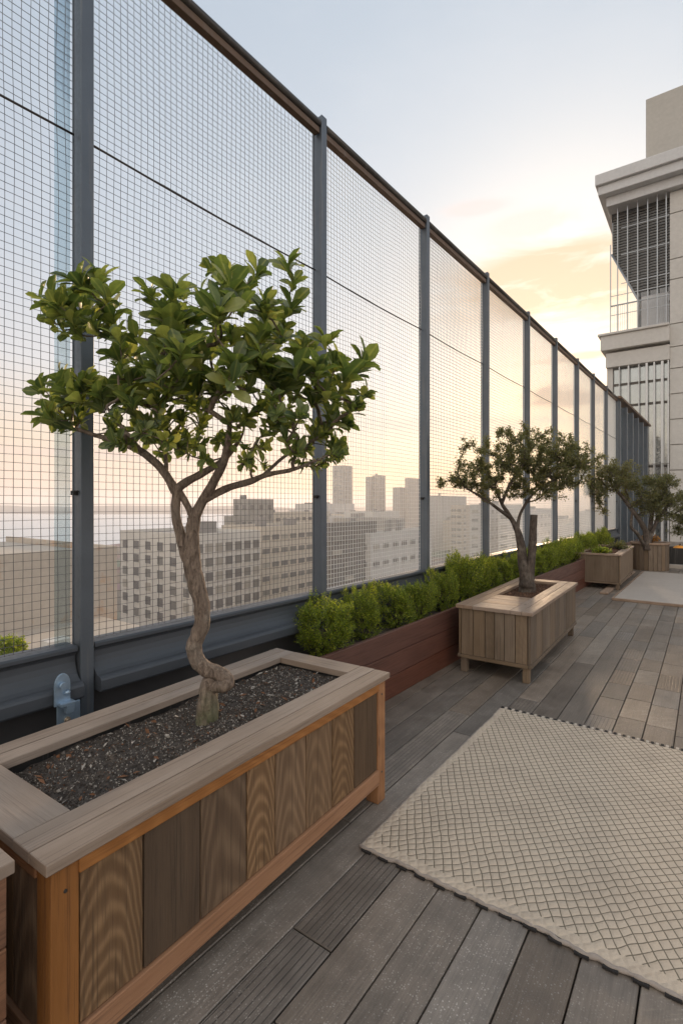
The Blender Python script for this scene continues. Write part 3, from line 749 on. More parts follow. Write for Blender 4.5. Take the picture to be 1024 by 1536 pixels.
# ------------------------------------------------------------ tree 1
def tree1():
    Z0=2.13; base=cw(-.565,Z0,.585)
    t=thing('broadleaf_tree','twisted trunk tree with large glossy leaves in the largest front planter','tree',base)
    inv=-base
    def P(px,py,dz=0.0,dd=0.0):
        Z=Z0+dd; return cw((px-512)/760*Z,Z,1.5+(755-py)/760*Z+dz)+inv
    m=MB()
    def lim(pts,rad,s=14,j=.18,n=6):
        a,r=crom(pts,[q*.9 for q in rad],n); m.tube(a,r,s,jit=j)
    lim([P(309,1100),P(311,1080),P(312,1050),P(314,1028),P(322,1016)],[.062,.054,.045,.040,.030],18,.22)
    lim([P(318,1030,0,-.01),P(334,1030,0,-.035),P(341,1022,0,-.02),P(330,1012,0,-.005),P(310,1003),P(296,990),P(291,970),P(297,952),P(304,930),P(301,900),P(293,872),P(289,845),P(288,815),P(290,790),P(291,777)],
        [.024,.030,.033,.034,.036,.036,.034,.034,.037,.036,.040,.042,.034,.031,.030],16,.2)
    lim([P(292,860,0,.01),P(280,835),P(271,805),P(264,770),P(265,738)],[.028,.026,.024,.022,.022],12)
    # left limb
    lim([P(265,740),P(246,708),P(216,680),P(178,663),P(140,652,0,.02)],[.022,.020,.018,.014,.009],10)
    lim([P(265,740),P(272,728),P(300,712,0,.03),P(335,690,0,.07),P(360,660,0,.12)],[.019,.020,.018,.014,.009],10)
    lim([P(291,779),P(282,760),P(270,738)],[.018,.016,.014],10)
    lim([P(290,779),P(304,752),P(322,720,0,-.04),P(338,685,0,-.08),P(345,640,0,-.12)],[.028,.024,.021,.018,.011],12)
    lim([P(306,750),P(340,733,0,.0),P(375,722,0,-.02),P(400,712,0,-.05),P(440,704,0,-.08),P(475,690,0,-.1)],[.018,.017,.015,.012,.009,.006],10)
    lim([P(250,713),P(249,690,0,.03),P(244,660,0,.06),P(230,610,0,.1)],[.010,.009,.008,.006],8)
    lim([P(395,713,0,-.05),P(420,690,0,0),P(450,668,0,.06)],[.009,.008,.006],8)
    lim([P(215,680),P(190,650,0,-.1),P(160,610,0,-.15)],[.011,.009,.006],8)
    nodes=[P(140,652,0,.02),P(178,663),P(216,680),P(335,690,0,.07),P(360,660,0,.12),P(338,685,0,-.08),P(345,640,0,-.12),P(375,722,0,-.02),P(440,704,0,-.08),P(475,690,0,-.1),P(230,610,0,.1),P(244,660,0,.06),P(450,668,0,.06),P(160,610,0,-.15),P(190,650,0,-.1)]
    random.seed(4)
    tips=[(150,418),(118,425),(88,462),(108,480),(160,445),(120,502),(62,582),(95,568),(80,610),(118,598),(105,640),(150,590),(225,440),(262,440),(245,470),(318,402),(340,410),(372,430),(300,440),(330,460),(386,408),(432,398),(440,425),(436,462),(420,480),(395,470),(488,512),(500,545),(545,545),(520,565),(548,590),(535,612),(518,640),(470,600),(498,672),(470,560),(455,520),(200,505),(178,540),(165,495),(280,500),(235,535),(350,500),(300,545),(380,540),(420,560)]
    T=[P(x,y,0,random.uniform(-.38,.34)*max(.25,1-abs(x-310)/300)) for x,y in tips]
    big=len(T)
    for _ in range(120):
        while 1:
            x=random.uniform(165,540); y=random.uniform(415,700)
            top=22+float(np.interp(x,[40,90,140,190,230,330,390,440,490,560],[560,440,415,485,435,400,430,470,512,555])); bot=float(np.interp(x,[40,110,200,330,420,500,560],[600,650,672,702,702,700,620]))
            if top<y<bot: break
        T.append(P(x,y,0,random.uniform(-.42,.38)*max(.25,1-abs(x-310)/300)))
    for _ in range(26):
        x=random.uniform(60,170); y=random.choice((random.uniform(430,500),random.uniform(575,640))); T.append(P(x,y,0,random.uniform(-.12,.10)))
    for _ in range(60):
        x=random.gauss(325,85); y=random.gauss(575,50)
        if 130<x<490 and 455<y<690: T.append(P(x,y,0,random.uniform(-.36,.30)))
    for x,y in ((120,628),(170,640),(215,632),(260,655),(300,668),(345,660),(395,672),(430,662),(470,655),(505,668),(490,690)): T.append(P(x,y,0,random.uniform(-.2,.15)))
    bt=MB(); paths=grow(m,nodes,T,P(300,740),twig=.0021,up=.15,kmax=.011,wander=.2)
    m.build('trunk',M['bark1'],t)
    lv=Leaves('broad'); cen=P(310,640)
    for pth in paths:
        e=pth[-1]; d=(pth[-1]-pth[-3]).normalized(); out=(e-cen).normalized()
        zrel=e.z+base.z
        lowf=max(0,min(1,(1.98-zrel)/.35))      # smaller leaves lower down
        sz=.092*(1-.52*lowf)*random.uniform(.70,1.25)
        ax=(d*.6+out*.5+Vector((0,0,.75*(1-lowf)+.1))).normalized(); o1=ax.orthogonal().normalized(); o2=ax.cross(o1)
        n=random.randint(8,15)
        for i in range(n):
            an=i*2.4+random.random()*.5; sp=.35+.9*(i/n)
            dd=ax*math.cos(sp)+ (o1*math.cos(an)+o2*math.sin(an))*math.sin(sp)
            lv.add(e-ax*.012*(i%4)+rv()*.004,dd+rv()*.12,sz*random.uniform(.55,1.15),wid=random.uniform(.8,1.1),up=ax)
        k=max(2,len(pth)//3)
        for q in range(k,len(pth)-1):
            if random.random()<.65:
                for _ in range(random.randint(1,3)):
                    p=pth[q].lerp(pth[q+1],random.random()); dd=(rv()+Vector((0,0,.35))+out*.3)
                    lv.add(p,dd,sz*random.uniform(.4,.95),wid=random.uniform(.7,1.1))
    lv.build('foliage',M['leafA'],t)
tree1()

# ------------------------------------------------------------ small leaved trees
def small_tree(label,base,limbs,blobs,ntip,nleaf,lsz,droop=.2,name='small_leaved_tree',mat='leafB',twig=.002,extra=None,spread=.05):
    t=thing(name,label,'tree',base); base=Vector(base)
    m=MB(); nodes=[]
    for pts,rad in limbs:
        a,r=crom([Vector(p)-base for p in pts],rad,6); m.tube(a,r,12,jit=.25); 
        nodes+= [a[i] for i in range(len(a)//2,len(a),3)]+[a[-1]]
    if extra: extra(m,base)
    T=[]; tw=sum(b[2] for b in blobs)
    for c,r,w in blobs:
        for _ in range(int(ntip*w/tw)): T.append(inblob((Vector(c)-base,r)))
    paths=grow(m,nodes,T,nodes[0],twig=twig,up=.1,kmax=.018,wander=.35)
    m.build('trunk',M['bark2'],t)
    lv=Leaves('small'); per=nleaf//len(paths)
    for pth in paths:
        out=(pth[-1]-pth[0]).normalized()
        cp=random.random()
        for i in range(per):
            f=random.random()**.6; q=f*(len(pth)-1); a=int(min(q,len(pth)-2)); p=pth[a].lerp(pth[a+1],q-a)
            p=p+rv()*random.random()*spread
            lv.add(p,rv()+out*.5+Vector((0,0,.25-droop*random.random())),lsz*random.uniform(.6,1.3),wid=random.uniform(.8,1.3),roll=random.uniform(-1,1))
    lv.build('foliage',M[mat],t)
    return t
random.seed(9)
Z2=5.35
def Q(px,py,Z,dd=0): return cw((px-512)/760*(Z+dd),Z+dd,1.5+(755-py)/760*(Z+dd))
def stub(m,base):
    a,r=crom([Q(789,880,Z2,-.03)-base,Q(795,850,Z2,-.03)-base,Q(798,815,Z2,-.03)-base,Q(800,772,Z2,-.03)-base],[.075,.045,.040,.036],6); m.tube(a,r,12,jit=.12)
small_tree('small leaved tree with a sawn vertical stub, in the raised middle planter',Q(790,893,Z2),
  [([Q(790,895,Z2),Q(789,872,Z2),Q(784,840,Z2),Q(777,800,Z2),Q(766,778,Z2),Q(752,755,Z2),Q(742,730,Z2)],[.10,.075,.050,.034,.025,.018,.012]),
   ([Q(775,798,Z2),Q(780,770,Z2,.05),Q(800,740,Z2,.1),Q(830,720,Z2,.1)],[.022,.016,.013,.009]),
   ([Q(766,778,Z2),Q(745,762,Z2,-.1),Q(720,745,Z2,-.15),Q(695,730,Z2,-.15)],[.022,.016,.012,.008]),
   ([Q(752,755,Z2),Q(765,725,Z2,-.1),Q(785,695,Z2,-.1)],[.018,.014,.01])],
  [(Q(762,690,Z2),(.42,.38,.33),3),(Q(812,690,Z2,.1),(.42,.4,.34),4.2),(Q(848,692,Z2,.2),(.36,.36,.30),3),(Q(735,715,Z2,-.1),(.30,.25,.22),1.4),(Q(700,712,Z2,-.1),(.20,.2,.17),.7),(Q(672,722,Z2,-.1),(.20,.12,.07),.35),(Q(800,735,Z2,.1),(.42,.3,.12),1.2),(Q(786,650,Z2),(.3,.3,.12),.6),(Q(700,665,Z2),(.08,.1,.10),.2)],
  560,44000,.0235,extra=stub,twig=.0018)
Z4=11.3
small_tree('wide tree with leaning stems and grey green crown in the round tub',Q(970,822,Z4),
  [([Q(970,825,Z4),Q(968,800,Z4),Q(960,783,Z4),Q(945,762,Z4),Q(930,742,Z4),Q(915,728,Z4)],[.09,.06,.05,.042,.035,.025]),
   ([Q(972,825,Z4),Q(974,795,Z4,.1),Q(978,765,Z4,.1),Q(985,745,Z4,.1)],[.06,.05,.04,.025]),
   ([Q(966,820,Z4),Q(955,800,Z4,-.2),Q(946,790,Z4,-.2),Q(948,765,Z4,-.3)],[.04,.035,.03,.02]),
   ([Q(972,815,Z4),Q(985,780,Z4),Q(1000,760,Z4)],[.045,.035,.02])],
  [(Q(905,718,Z4),(.55,.5,.42),3),(Q(930,712,Z4),(.4,.5,.36),1.8),(Q(890,735,Z4),(.3,.4,.28),1),(Q(903,752,Z4),(.13,.2,.32),.5),(Q(968,742,Z4),(.5,.5,.42),3),(Q(995,722,Z4),(.4,.5,.16),1.5),(Q(1010,750,Z4),(.5,.5,.22),1.8),(Q(985,760,Z4),(.4,.4,.3),1)],
  440,30000,.040,twig=.004,spread=.10)

# ------------------------------------------------------------ rectangular redwood trough and shrubs
H0=cw(.318,3.84); 
def trough():
    # follow the fence direction, front face .43 off the fence
    off=.44; t0=1.22; t1=14.2; b0=F(t0,off-.2,0); t=thing('redwood_trough','long low dark red wooden trough holding the clipped shrubs along the fence','planter',b0)
    inv=-b0
    def G(*a): return F(*a)+inv
    m=MB(); 
    for z0,z1 in ((0.0,.165),(.169,.335),(.339,.51)): m.box(G((t0+t1)/2,off-.018,(z0+z1)/2),FD*(t1-t0),FP*.034,(0,0,z1-z0))
    m.build('front_board',M['redwood'],t,bevel=.004)
    m=MB(); 
    m.box(G(t0+.016,(off+.015)/2,.255),FP*(off-.055),FD*.03,(0,0,.51)); m.build('end_board',M['redwood'],t,bevel=.004)
    m=MB(); m.box(G((t0+t1)/2,off/2-.005,.40),FD*(t1-t0-.07),FP*(off-.08),(0,0,.06)); m.build('soil_fill',M['soil'],t)
trough()
def shrub_mesh(seed,rx,rz,n=470):
    random.seed(seed); t=thing('clipped_shrub','x','shrub',(0,0,0)); lv=Leaves('small'); m=MB()
    for i in range(7):
        d=Vector((random.uniform(-.5,.5),random.uniform(-.5,.5),1)).normalized(); m.tube([(0,0,0),d*.12,d*.24],[.007,.005,.003],5)
    lumps=[(rv(),random.uniform(.75,1.15)) for _ in range(16)]
    for i in range(n):
        d=rv(); d.z=d.z*.9+.25; d.normalize()
        k=.66+.36*max(0,max(d.dot(a)*b for a,b in lumps))**6+random.uniform(-.28,.10)
        s0=Vector((d.x*rx*k,d.y*rx*k,rz*.78+d.z*rz*k*.9))
        ax=(d*.8+Vector((0,0,.75))+rv()*.25).normalized(); L=random.uniform(.05,.10)+(.05 if random.random()<.10 and d.z>.2 else 0)
        st=s0-ax*L*.5; m.tube([st,s0+ax*L*.45],[.0012,.0008],3,cap=False)
        o1=ax.orthogonal().normalized(); o2=ax.cross(o1)
        nn=15; pc=random.random()
        for j in range(nn):
            f=j/nn; an=j*2.4; dd=ax*(.55+.5*f)+(o1*math.cos(an)+o2*math.sin(an))*.8
            lv.add(st+ax*L*f,dd,.0245*(1.15-.5*f)*random.uniform(.8,1.2),wid=.75,pid=(pc*.0+random.random()))
    m.build('stem',M['bark2'],t); lv.build('foliage',M['leafC'],t); return t
protos=[shrub_mesh(1,.20,.225),shrub_mesh(2,.175,.235),shrub_mesh(3,.19,.225)]
pos=[(1.58,1.1,1.05),(2.10,.88,.98),(2.58,.95,1.02),(2.98,.8,.92),(3.40,.85,.98),(3.86,1.1,1.4),(4.28,1.0,1.25),(4.70,.9,1.0),(5.15,.9,1.05),(5.62,.95,1.05),(6.10,.9,1.0),(6.55,.9,1.05),(7.0,.95,1.05),(7.5,1.0,1.15),(8.05,1.0,1.15),(8.7,1.05,1.2),(9.4,1.1,1.2),(10.1,1.1,1.25),(10.9,1.1,1.2),(11.7,1.1,1.2)]
ordn=['nearest clipped shrub in the trough, round and bright green, by the planter corner','second clipped shrub from the near end of the trough, upright and narrow','third clipped shrub from the near end of the red trough','small dark clipped shrub, fourth from the near end of the trough','fifth clipped shrub in the trough, below the third tall post','tallest loose shrub with upright shoots in front of the third tall post','shrub just behind the tallest loose one in the trough']
used=set()
random.seed(12)
for i,(tt,s,sz) in enumerate(pos):
    pr=protos[i%3]
    if i<3: o=pr
    else: o=dup(pr)
    o.location=F(tt,.215,.42); o.scale=(s,s,sz); o.rotation_euler=(0,0,random.uniform(0,6))
    if i<len(ordn): o['label']=ordn[i]
    else: o['label']='clipped green shrub in the row behind or beyond the raised middle planter'
    o['group']='clipped shrubs along the fence'

# ------------------------------------------------------------ rugs
def rug():
    a=cw(.08,2.21); b=cw(1.16,3.70); dl=(b-a).normalized(); L=(b-a).length; dr=Vector((dl.y,-dl.x,0)); W=3.0
    t=thing('woven_rug','large cream rug with a dark diamond net pattern lying on the deck','rug',a)
    nx,ny=330,200; m=MB(); th=.013
    def edge(u): return .016*noise.noise(Vector((u*2.2,4,0)))+.008*noise.noise(Vector((u*6,0,0)))+.004*noise.noise(Vector((u*25,0,0)))
    def pt(u,v):
        e0=edge(u)+.010*abs(math.sin((u+.02*noise.noise(Vector((u*7,3,0))))*math.pi/.085))**1.5*(.6+.8*noise.noise(Vector((u*3,8,0)))); 
        s=v/L; vv=v-(1-s)*e0*1.0+ s*edge(u+50)*.6
        uu=u+(1-u/W)*edge(v+20)*.9
        z=th+.003+.006*noise.noise(Vector((u*2.0,v*2.6,0)))+.0012*noise.noise(Vector((u*9,v*9,5)))
        dmin=min(u,v,L-v)
        if dmin<.03: z=z-(1-dmin/.03)**2*.006
        if v<.05: z+=.004*math.sin(u*math.pi/.085*1.0)*(1-v/.05)+.007*(1-v/.05)*max(0,noise.noise(Vector((u*5,0,9))))
        return dr*uu+dl*vv+Vector((0,0,z))
    for i in range(nx+1):
        for j in range(ny+1):
            m.v.append(tuple(pt(W*i/nx,L*j/ny)))
    for i in range(nx):
        for j in range(ny):
            k=i*(ny+1)+j; u0,u1,v0,v1=W*i/nx,W*(i+1)/nx,L*j/ny,L*(j+1)/ny
            bd=1.0 if (v0<.055 or u0<.038) else 0.0
            m.face((k,k+ny+1,k+ny+2,k+1),[(u0,v0),(u1,v0),(u1,v1),(u0,v1)],.5,bd,0,True)
    m.build('weave',M['rug'],t)
    m=MB()   # hem along near edge: rolled cream cord with stitches
    n=420
    pts=[];rad=[]
    for i in range(n+1):
        u=W*i/n; p=pt(u,.004); p.z=max(.007,p.z-.006); pts.append(p); rad.append(.0065+.0025*abs(math.sin(u*math.pi/.043))+.002*noise.noise(Vector((u*9,0,2))))
    m.tube(pts,rad,8,smooth=True)
    pts=[]
    for i in range(n+1):
        v=L*i/n; p=pt(.003,v); p.z-=.004; pts.append(p)
    m.tube(pts,[.006+.0018*math.sin(i*1.9) for i in range(n+1)],6)
    m.build('hem',M['hem'],t)
    m=MB()
    m.box(dr*(W/2)+dl*(L/2)+Vector((0,0,.0025)),dr*(W-.03),dl*(L-.0),(0,0,.004))
    for i in range(36):
        u=.04+i*.085; p=pt(u,0); p.z=.005
        m.box(p+dl*.006,dr*.045,dl*.034,(0,0,.008))
    m.build('backing',M['hemd'],t)
    m=MB(); m2=MB(); m2.box(dr*(W/2)+dl*(L+.004)+Vector((0,0,.004)),dr*(W-.02),dl*.02,(0,0,.006))
    for i in range(int(W/.026)):
        u=.01+i*.026; p=pt(u,L); 
        p.z=.009
        (m if i%2 else m2).box(p+dl*.008,dl*.030,dr*.017,(0,0,.012))
    m.build('pale_tufts',M['cream'],t,bevel=.003); m2.build('dark_tufts',M['hemd'],t,bevel=.003)
    t.location=(a.x,a.y,.0)
rug()
def slab():
    a=cw(4.2,7.86); b=cw(6.48,10.9); dl=(b-a).normalized(); L=(b-a).length; dr=Vector((dl.y,-dl.x,0)); W=3.2
    t=thing('pale_mat','smooth pale low slab with thin wooden edging at the far right of the deck','platform',a)
    m=MB(); n=3
    for i in range(n): m.box(dr*(W/2)+dl*(L*(i+.5)/n)+Vector((0,0,.022)),dl*(L/n-.004),dr*(W-.05),(0,0,.04))
    m.build('board',M['pale'],t,bevel=.003)
    m=MB(); m.box(dr*(W/2)+dl*-.012+Vector((0,0,.018)),dr*(W+.02),dl*.03,(0,0,.036)); m.box(dr*(-.0)+dl*(L/2)+Vector((0,0,.018)),dl*L,dr*.03,(0,0,.036))
    m.box(dr*(-.20)+dl*(L/2+.2)+Vector((0,0,.018)),dl*(L-.5),dr*.12,(0,0,.03))
    m.build('edging',M['rim2'],t,bevel=.003)
slab()

# ------------------------------------------------------------ round tub etc
def tub():
    c=Q(974,856,Z4+.25); c.z=0
    t=thing('round_tub','round brown slatted tub with the wide grey green tree at the far end','tub',c)
    m=MB(); n=26; r=.355; h=.60
    for i in range(n):
        an=2*math.pi*i/n; d=Vector((math.cos(an),math.sin(an),0)); s=Vector((-d.y,d.x,0))
        m.box(d*r+Vector((0,0,h/2)),(0,0,h),s*(2*math.pi*r/n*.96),d*.025)
    m.build('stave',M['pslat'],t,bevel=.002,seg=1)
    m=MB(); m.lathe([(.37,.57),(.385,.57),(.385,.62),(.33,.62),(.33,.57)],(0,0,0),36); m.build('rim_band',M['rim2'],t)
    m=MB(); m.lathe([(.0,.585),(.15,.59),(.335,.575)],(0,0,0),28); m.build('soil_fill',M['soil'],t)
    return c
tc=tub()
def lowplant(label,c,n,r,h,mat,lsz,name='low_plant'):
    t=thing(name,label,'plant',c); lv=Leaves('small'); m=MB()
    for i in range(n):
        d=Vector((random.uniform(-1,1),random.uniform(-1,1),random.uniform(.3,1.4))).normalized(); e=Vector((d.x*r,d.y*r,d.z*h*random.uniform(.5,1)))
        m.tube([(0,0,-.02),e*.5+Vector((0,0,.02)),e],[.004,.003,.0015],4)
        for j in range(9): lv.add(e*random.uniform(.4,1)+rv()*.02,rv()+d,lsz*random.uniform(.6,1.2))
    m.build('stem',M['bark2'],t); lv.build('foliage',M[mat],t)
c=Vector(p3.location); q=Q(902,835,9.0)
lowplant('low green leafy plant at the near left corner of the far boxed planter',Vector((q.x,q.y,.60)),50,.16,.14,'leafC',.05)
q=Q(925,826,9.9); lowplant('yellowish sprawling plant behind the green one in the far boxed planter',Vector((q.x,q.y,.60)),60,.26,.18,'leafB',.05)
lowplant('orange and red leaved plant around the tree base in the round tub',Vector((tc.x,tc.y,.60)),90,.26,.22,'leafD',.045)

def shelf():
    c=Q(1022,852,11.9); c.z=0
    t=thing('black_trough','low black trough behind the pale slab under the glass front','planter',c)
    m=MB(); m.aabb(-.45,1.2,-.25,.25,.02,.10)
    for a in ((-.45,-.42,-.25,.25),(1.17,1.2,-.25,.25),(-.42,1.17,-.25,-.22),(-.42,1.17,.22,.25)): m.aabb(a[0],a[1],a[2],a[3],.10,.46)
    m.build('box',M['black'],t,bevel=.004)
    m=MB(); m.aabb(-.6,1.4,-.42,-.28,.0,.09); m.build('kerb_stone',M['pale'],t,bevel=.01)
    N=NT('pumpkin'); 
    a=N.noise(N.geo(),20,3,.6); N.bsdf(N.mix(a,(.75,.22,.02),(.85,.42,.04)),.45); M['pump']=N.m
    w=cw(1,0)
    for i,(dx,dz,s,lab) in enumerate(((-.05,.46,.14,'left orange ribbed gourd on the black trough at the right edge'),(.20,.46,.15,'right orange ribbed gourd on the black trough at the right edge'))):
        g=thing('gourd',lab,'gourd',c+Vector((dx,-.1,dz-.16)),0,'orange gourds')
        m=MB(); prof=[]; sides=36; K=12
        k0=0
        for a_ in range(K+1):
            ph=math.pi*a_/K; rr=math.sin(ph)*s; zz=-math.cos(ph)*s*.78+s*.78
            if a_ in (K,): zz-=s*.12
            for j in range(sides):
                an=2*math.pi*j/sides; r2=rr*(1-.10*abs(math.cos(an*4.5))**4); m.v.append((r2*math.cos(an),r2*math.sin(an),zz))
        for a_ in range(K):
            for j in range(sides):
                j2=(j+1)%sides; m.face((a_*sides+j,a_*sides+j2,(a_+1)*sides+j2,(a_+1)*sides+j),[(0,0)]*4,.5,0,0,True)
        m.build('flesh',M['pump'],g); m=MB(); m.tube([(0,0,s*1.4),(.01,0,s*1.65),(.025,0,s*1.8)],[.018,.013,.015],8); m.build('stalk',M['bark2'],g)
    m=MB(); m.aabb(-.41,1.16,-.21,.21,.26,.32); m.build('soil_fill',M['soil'],t)
shelf()
random.seed(77)
small_tree('half hidden shrub tree at the right edge, in front of the white panelled wall',Q(1040,830,12.6),
  [([Q(1040,850,12.6),Q(1038,810,12.6),Q(1032,775,12.6),Q(1025,750,12.6)],[.06,.05,.04,.025])],
  [(Q(1030,762,12.6),(.55,.5,.35),2),(Q(1018,780,12.6),(.3,.3,.2),1),(Q(1025,797,12.6),(.5,.3,.12),1)],90,4200,.05,twig=.004,spread=.1)

# ------------------------------------------------------------ the tall building on the right
def neighbour():
    Y=23.75; B=Vector((-3.3,Y,0)); t=thing('panelled_building','tall pale panelled building with projecting cornice and glazed corner bay','building',B)
    def V(x,y,z): return Vector((x,y,z))-B
    def bx(m,x0,x1,y0,y1,z0,z1,**k): 
        a=V(x0,y0,z0); b=V(x1,y1,z1); m.aabb(a.x,b.x,a.y,b.y,a.z,b.z,**k)
    # panelled wall
    m=MB(); zs=[-28,-22,-16,-10,-5,-2,-.2,.8,1.8,2.8,3.8,4.8,5.8,6.8,7.65,8.55,10.3,11.1,12.9,13.75]
    for i in range(len(zs)-1):
        for x0,x1 in ((-1.2,1.4),(1.415,4.0),(4.015,8.0)):
            bx(m,x0,x1,Y,Y+.06,zs[i]+.018,zs[i+1]-.018)
    m.build('wall_panel',M['conc'],t,bevel=.006,seg=1)
    m=MB(); bx(m,-1.19,8,Y+.062,Y+9,-28,14.2); m.build('core',M['concT'],t)
    # cornice, stepped
    m=MB(); bx(m,-3.75,8.2,Y-.75,Y+9.3,14.55,15.0); bx(m,-3.66,8.1,Y-.62,Y+9.2,14.18,14.55); bx(m,-3.40,8.0,Y-.30,Y+9,13.78,14.18)
    m.build('cornice',M['corn'],t,bevel=.03)
    # rooftop block
    m=MB(); 
    for z0,z1 in ((15.0,15.9),(15.93,16.6),(16.63,19.3)):
        bx(m,-2.2,1.0,Y+2.2,Y+7,z0,z1); bx(m,1.02,6,Y+1.8,Y+7,z0,z1+.5)
    m.build('rooftop_block',M['concT'],t,bevel=.02,seg=1)
    # band ledge
    m=MB(); bx(m,-3.62,-1.2,Y-.28,Y+1.4,7.85,8.45); bx(m,-3.72,-1.2,Y-.36,Y+1.4,8.45,8.55); bx(m,-3.45,-1.2,Y-.12,Y+1.4,7.15,7.75)
    m.build('ledge',M['conc'],t,bevel=.02,seg=1)
    # inner raking glass wall of the bay (upper)
    def poly(name,pts,y0,th,mat):
        m=MB(); n=len(pts)
        for dy in (0,th):
            for x,z in pts: m.v.append(tuple(V(x,y0+dy,z)))
        m.face(range(n),[(0,0)]*n,.5); m.face([n+i for i in range(n)][::-1],[(0,0)]*n,.5)
        for i in range(n):
            j=(i+1)%n; m.face((i,n+i,n+j,j),[(0,0)]*4,.5)
        return m.build(name,mat,t)
    poly('bay_glass',[(-3.30,13.78),(-1.2,13.78),(-1.2,8.56),(-2.28,8.56),(-2.30,9.9),(-3.27,12.0)],Y+.45,.05,M['dglass'])
    m=MB()  # louvres over the upper half of the glass
    for k in range(30):
        z=13.6-k*.115; x0=-3.24 if z>12 else -3.27+(12-z)/(2.1)*.97+.02
        bx(m,x0,-1.22,Y+.40,Y+.43,z-.03,z+.02)
    m.build('louvre',M['blind'],t)
    m=MB(); a=V(-3.29,Y+.40,12.06); b=V(-2.30,Y+.40,9.86); m.tube([a,b,V(-2.29,Y+.40,8.56)],.045,6); m.build('raking_frame',M['steel2'],t)
    # mullions
    for x in (-3.28,-3.02,-2.66,-2.30,-1.95,-1.62,-1.32):
        m=MB(); bx(m,x-.018,x+.018,Y-.02,Y+.03,8.56,13.78 if x>-3.2 else 12.3); m.build('mullion',M['steel2'],t)
    for z in (9.35,9.75,10.15,10.6,11.8,12.9): 
        m=MB(); x0=-3.28 if z<10.3 else -2.9; bx(m,x0,-1.22,Y+.035,Y+.055,z-.012,z+.012)
        m.build('crossbar',M['steel2'],t)
    m=MB(); bx(m,-3.28,-1.22,Y+.056,Y+.074,9.72,9.78)
    for k in range(30): x=-3.28+k*.07; bx(m,x,x+.010,Y+.06,Y+.07,8.56,9.75)
    m.build('railing',M['steel2'],t)
    m=MB(); bx(m,-2.2,-1.25,Y+.39,Y+.44,8.6,10.0); m.build('blind_panel',M['corn'],t)
    # lower glazing
    m=MB(); bx(m,-3.35,-1.2,Y+.22,Y+.26,-28,7.14); m.build('lower_glass',M['dglass2'],t)
    m=MB(); bx(m,-3.42,-3.2,Y+.02,Y+1.2,-28,7.14); m.build('pier',M['conc'],t,bevel=.01,seg=1)
    for x,w in ((-2.95,.03),(-2.62,.05),(-2.25,.03),(-1.98,.08),(-1.72,.06),(-1.45,.09),(-1.25,.05)):
        m=MB(); bx(m,x-w/2,x+w/2,Y-.10,Y+.19,-3,7.14); m.build('fin',M['white_metal'],t,bevel=.004,seg=1)
    for z in (6.45,5.55,3.0,1.2): 
        m=MB(); bx(m,-3.19,-1.22,Y+.195,Y+.215,z-.05,z+.05); m.build('transom',M['rail'],t)
    m=MB()
    for k in range(16): x=-2.1+k*.055; bx(m,x,x+.008,Y-.2,Y-.19,1.0,3.1)
    for k in range(6): bx(m,-2.12,-1.2,Y-.188,Y-.178,1.0+k*.41,1.015+k*.41)
    m.build('grille',M['rail'],t)
M['dglass2']=metal('reflective_glass',(.36,.39,.40),.12,.85,.5,1.2)
neighbour()

# ------------------------------------------------------------ land, sea, city
GZ=-28.0
def sheets():
    N=NT('sea'); pos=N.geo(); a=N.noise(pos,.03,4,.6); b=N.noise(pos,.25,3,.6)
    N.bsdf((.52,.57,.62),.32,0,N.bump(N.m_('ADD',a,b),.25,1.0)); M['sea']=N.m
    m=MB(); S=8900
    m.v+= [(-S,-S,GZ),(S,-S,GZ),(S,S,GZ),(-S,S,GZ)]; m.face((0,1,2,3),[(0,0)]*4)
    tag(m.build('sea',M['sea']),kind='structure')
    N=NT('land'); pos=N.geo(); a=N.noise(pos,.02,5,.65); v=N.n('TexVoronoi',{'Vector':pos,'Scale':.03}).outputs['Color']
    c=N.mix(a,(.11,.10,.09),(.22,.20,.175)); c=N.mix(.35,c,v,'MULTIPLY'); N.bsdf(c,.9); M['land']=N.m
    edge=[(-900,280),(0,282),(110,330),(220,393),(330,470),(430,640),(455,1000),(470,2200),(520,5000),(900,9000),(1500,9000)]
    pts=[at(px,Z,GZ+.3) for px,Z in edge]
    m=MB(); m.v=[tuple(p) for p in pts]+[(3000,4000,GZ+.3),(3000,-800,GZ+.3),(-900,-800,GZ+.3)]
    m.face(range(len(m.v)),[(0,0)]*len(m.v)); o=m.build('land',M['land'])
    tag(o,kind='structure')
    # hills across the bay
    M['hill']=plain('hill',(.035,.045,.06),.95,.4,.002,.1)
    m=MB(); n=160
    for i in range(n+1):
        az=-1500+2050*i/n
        Z=1750+260*noise.noise(Vector((i*.05,9,0)))
        h=max(4,22+20*noise.noise(Vector((i*.06,1,0)))+9*noise.noise(Vector((i*.25,3,0))))*min(1,max(.15,(560-az)/250))
        for k,(f,zz) in enumerate(((.78,-.1),(.86,.30),(1.0,1.0),(1.2,.8),(1.5,-.1))):
            m.v.append(tuple(at(az,Z*f,GZ+ h*zz)))
    for i in range(n):
        for k in range(4): a=i*5+k; m.face((a,a+5,a+6,a+1),[(0,0)]*4,.5,0,0,True)
    tag(m.build('hills',M['hill']),kind='structure')
sheets()

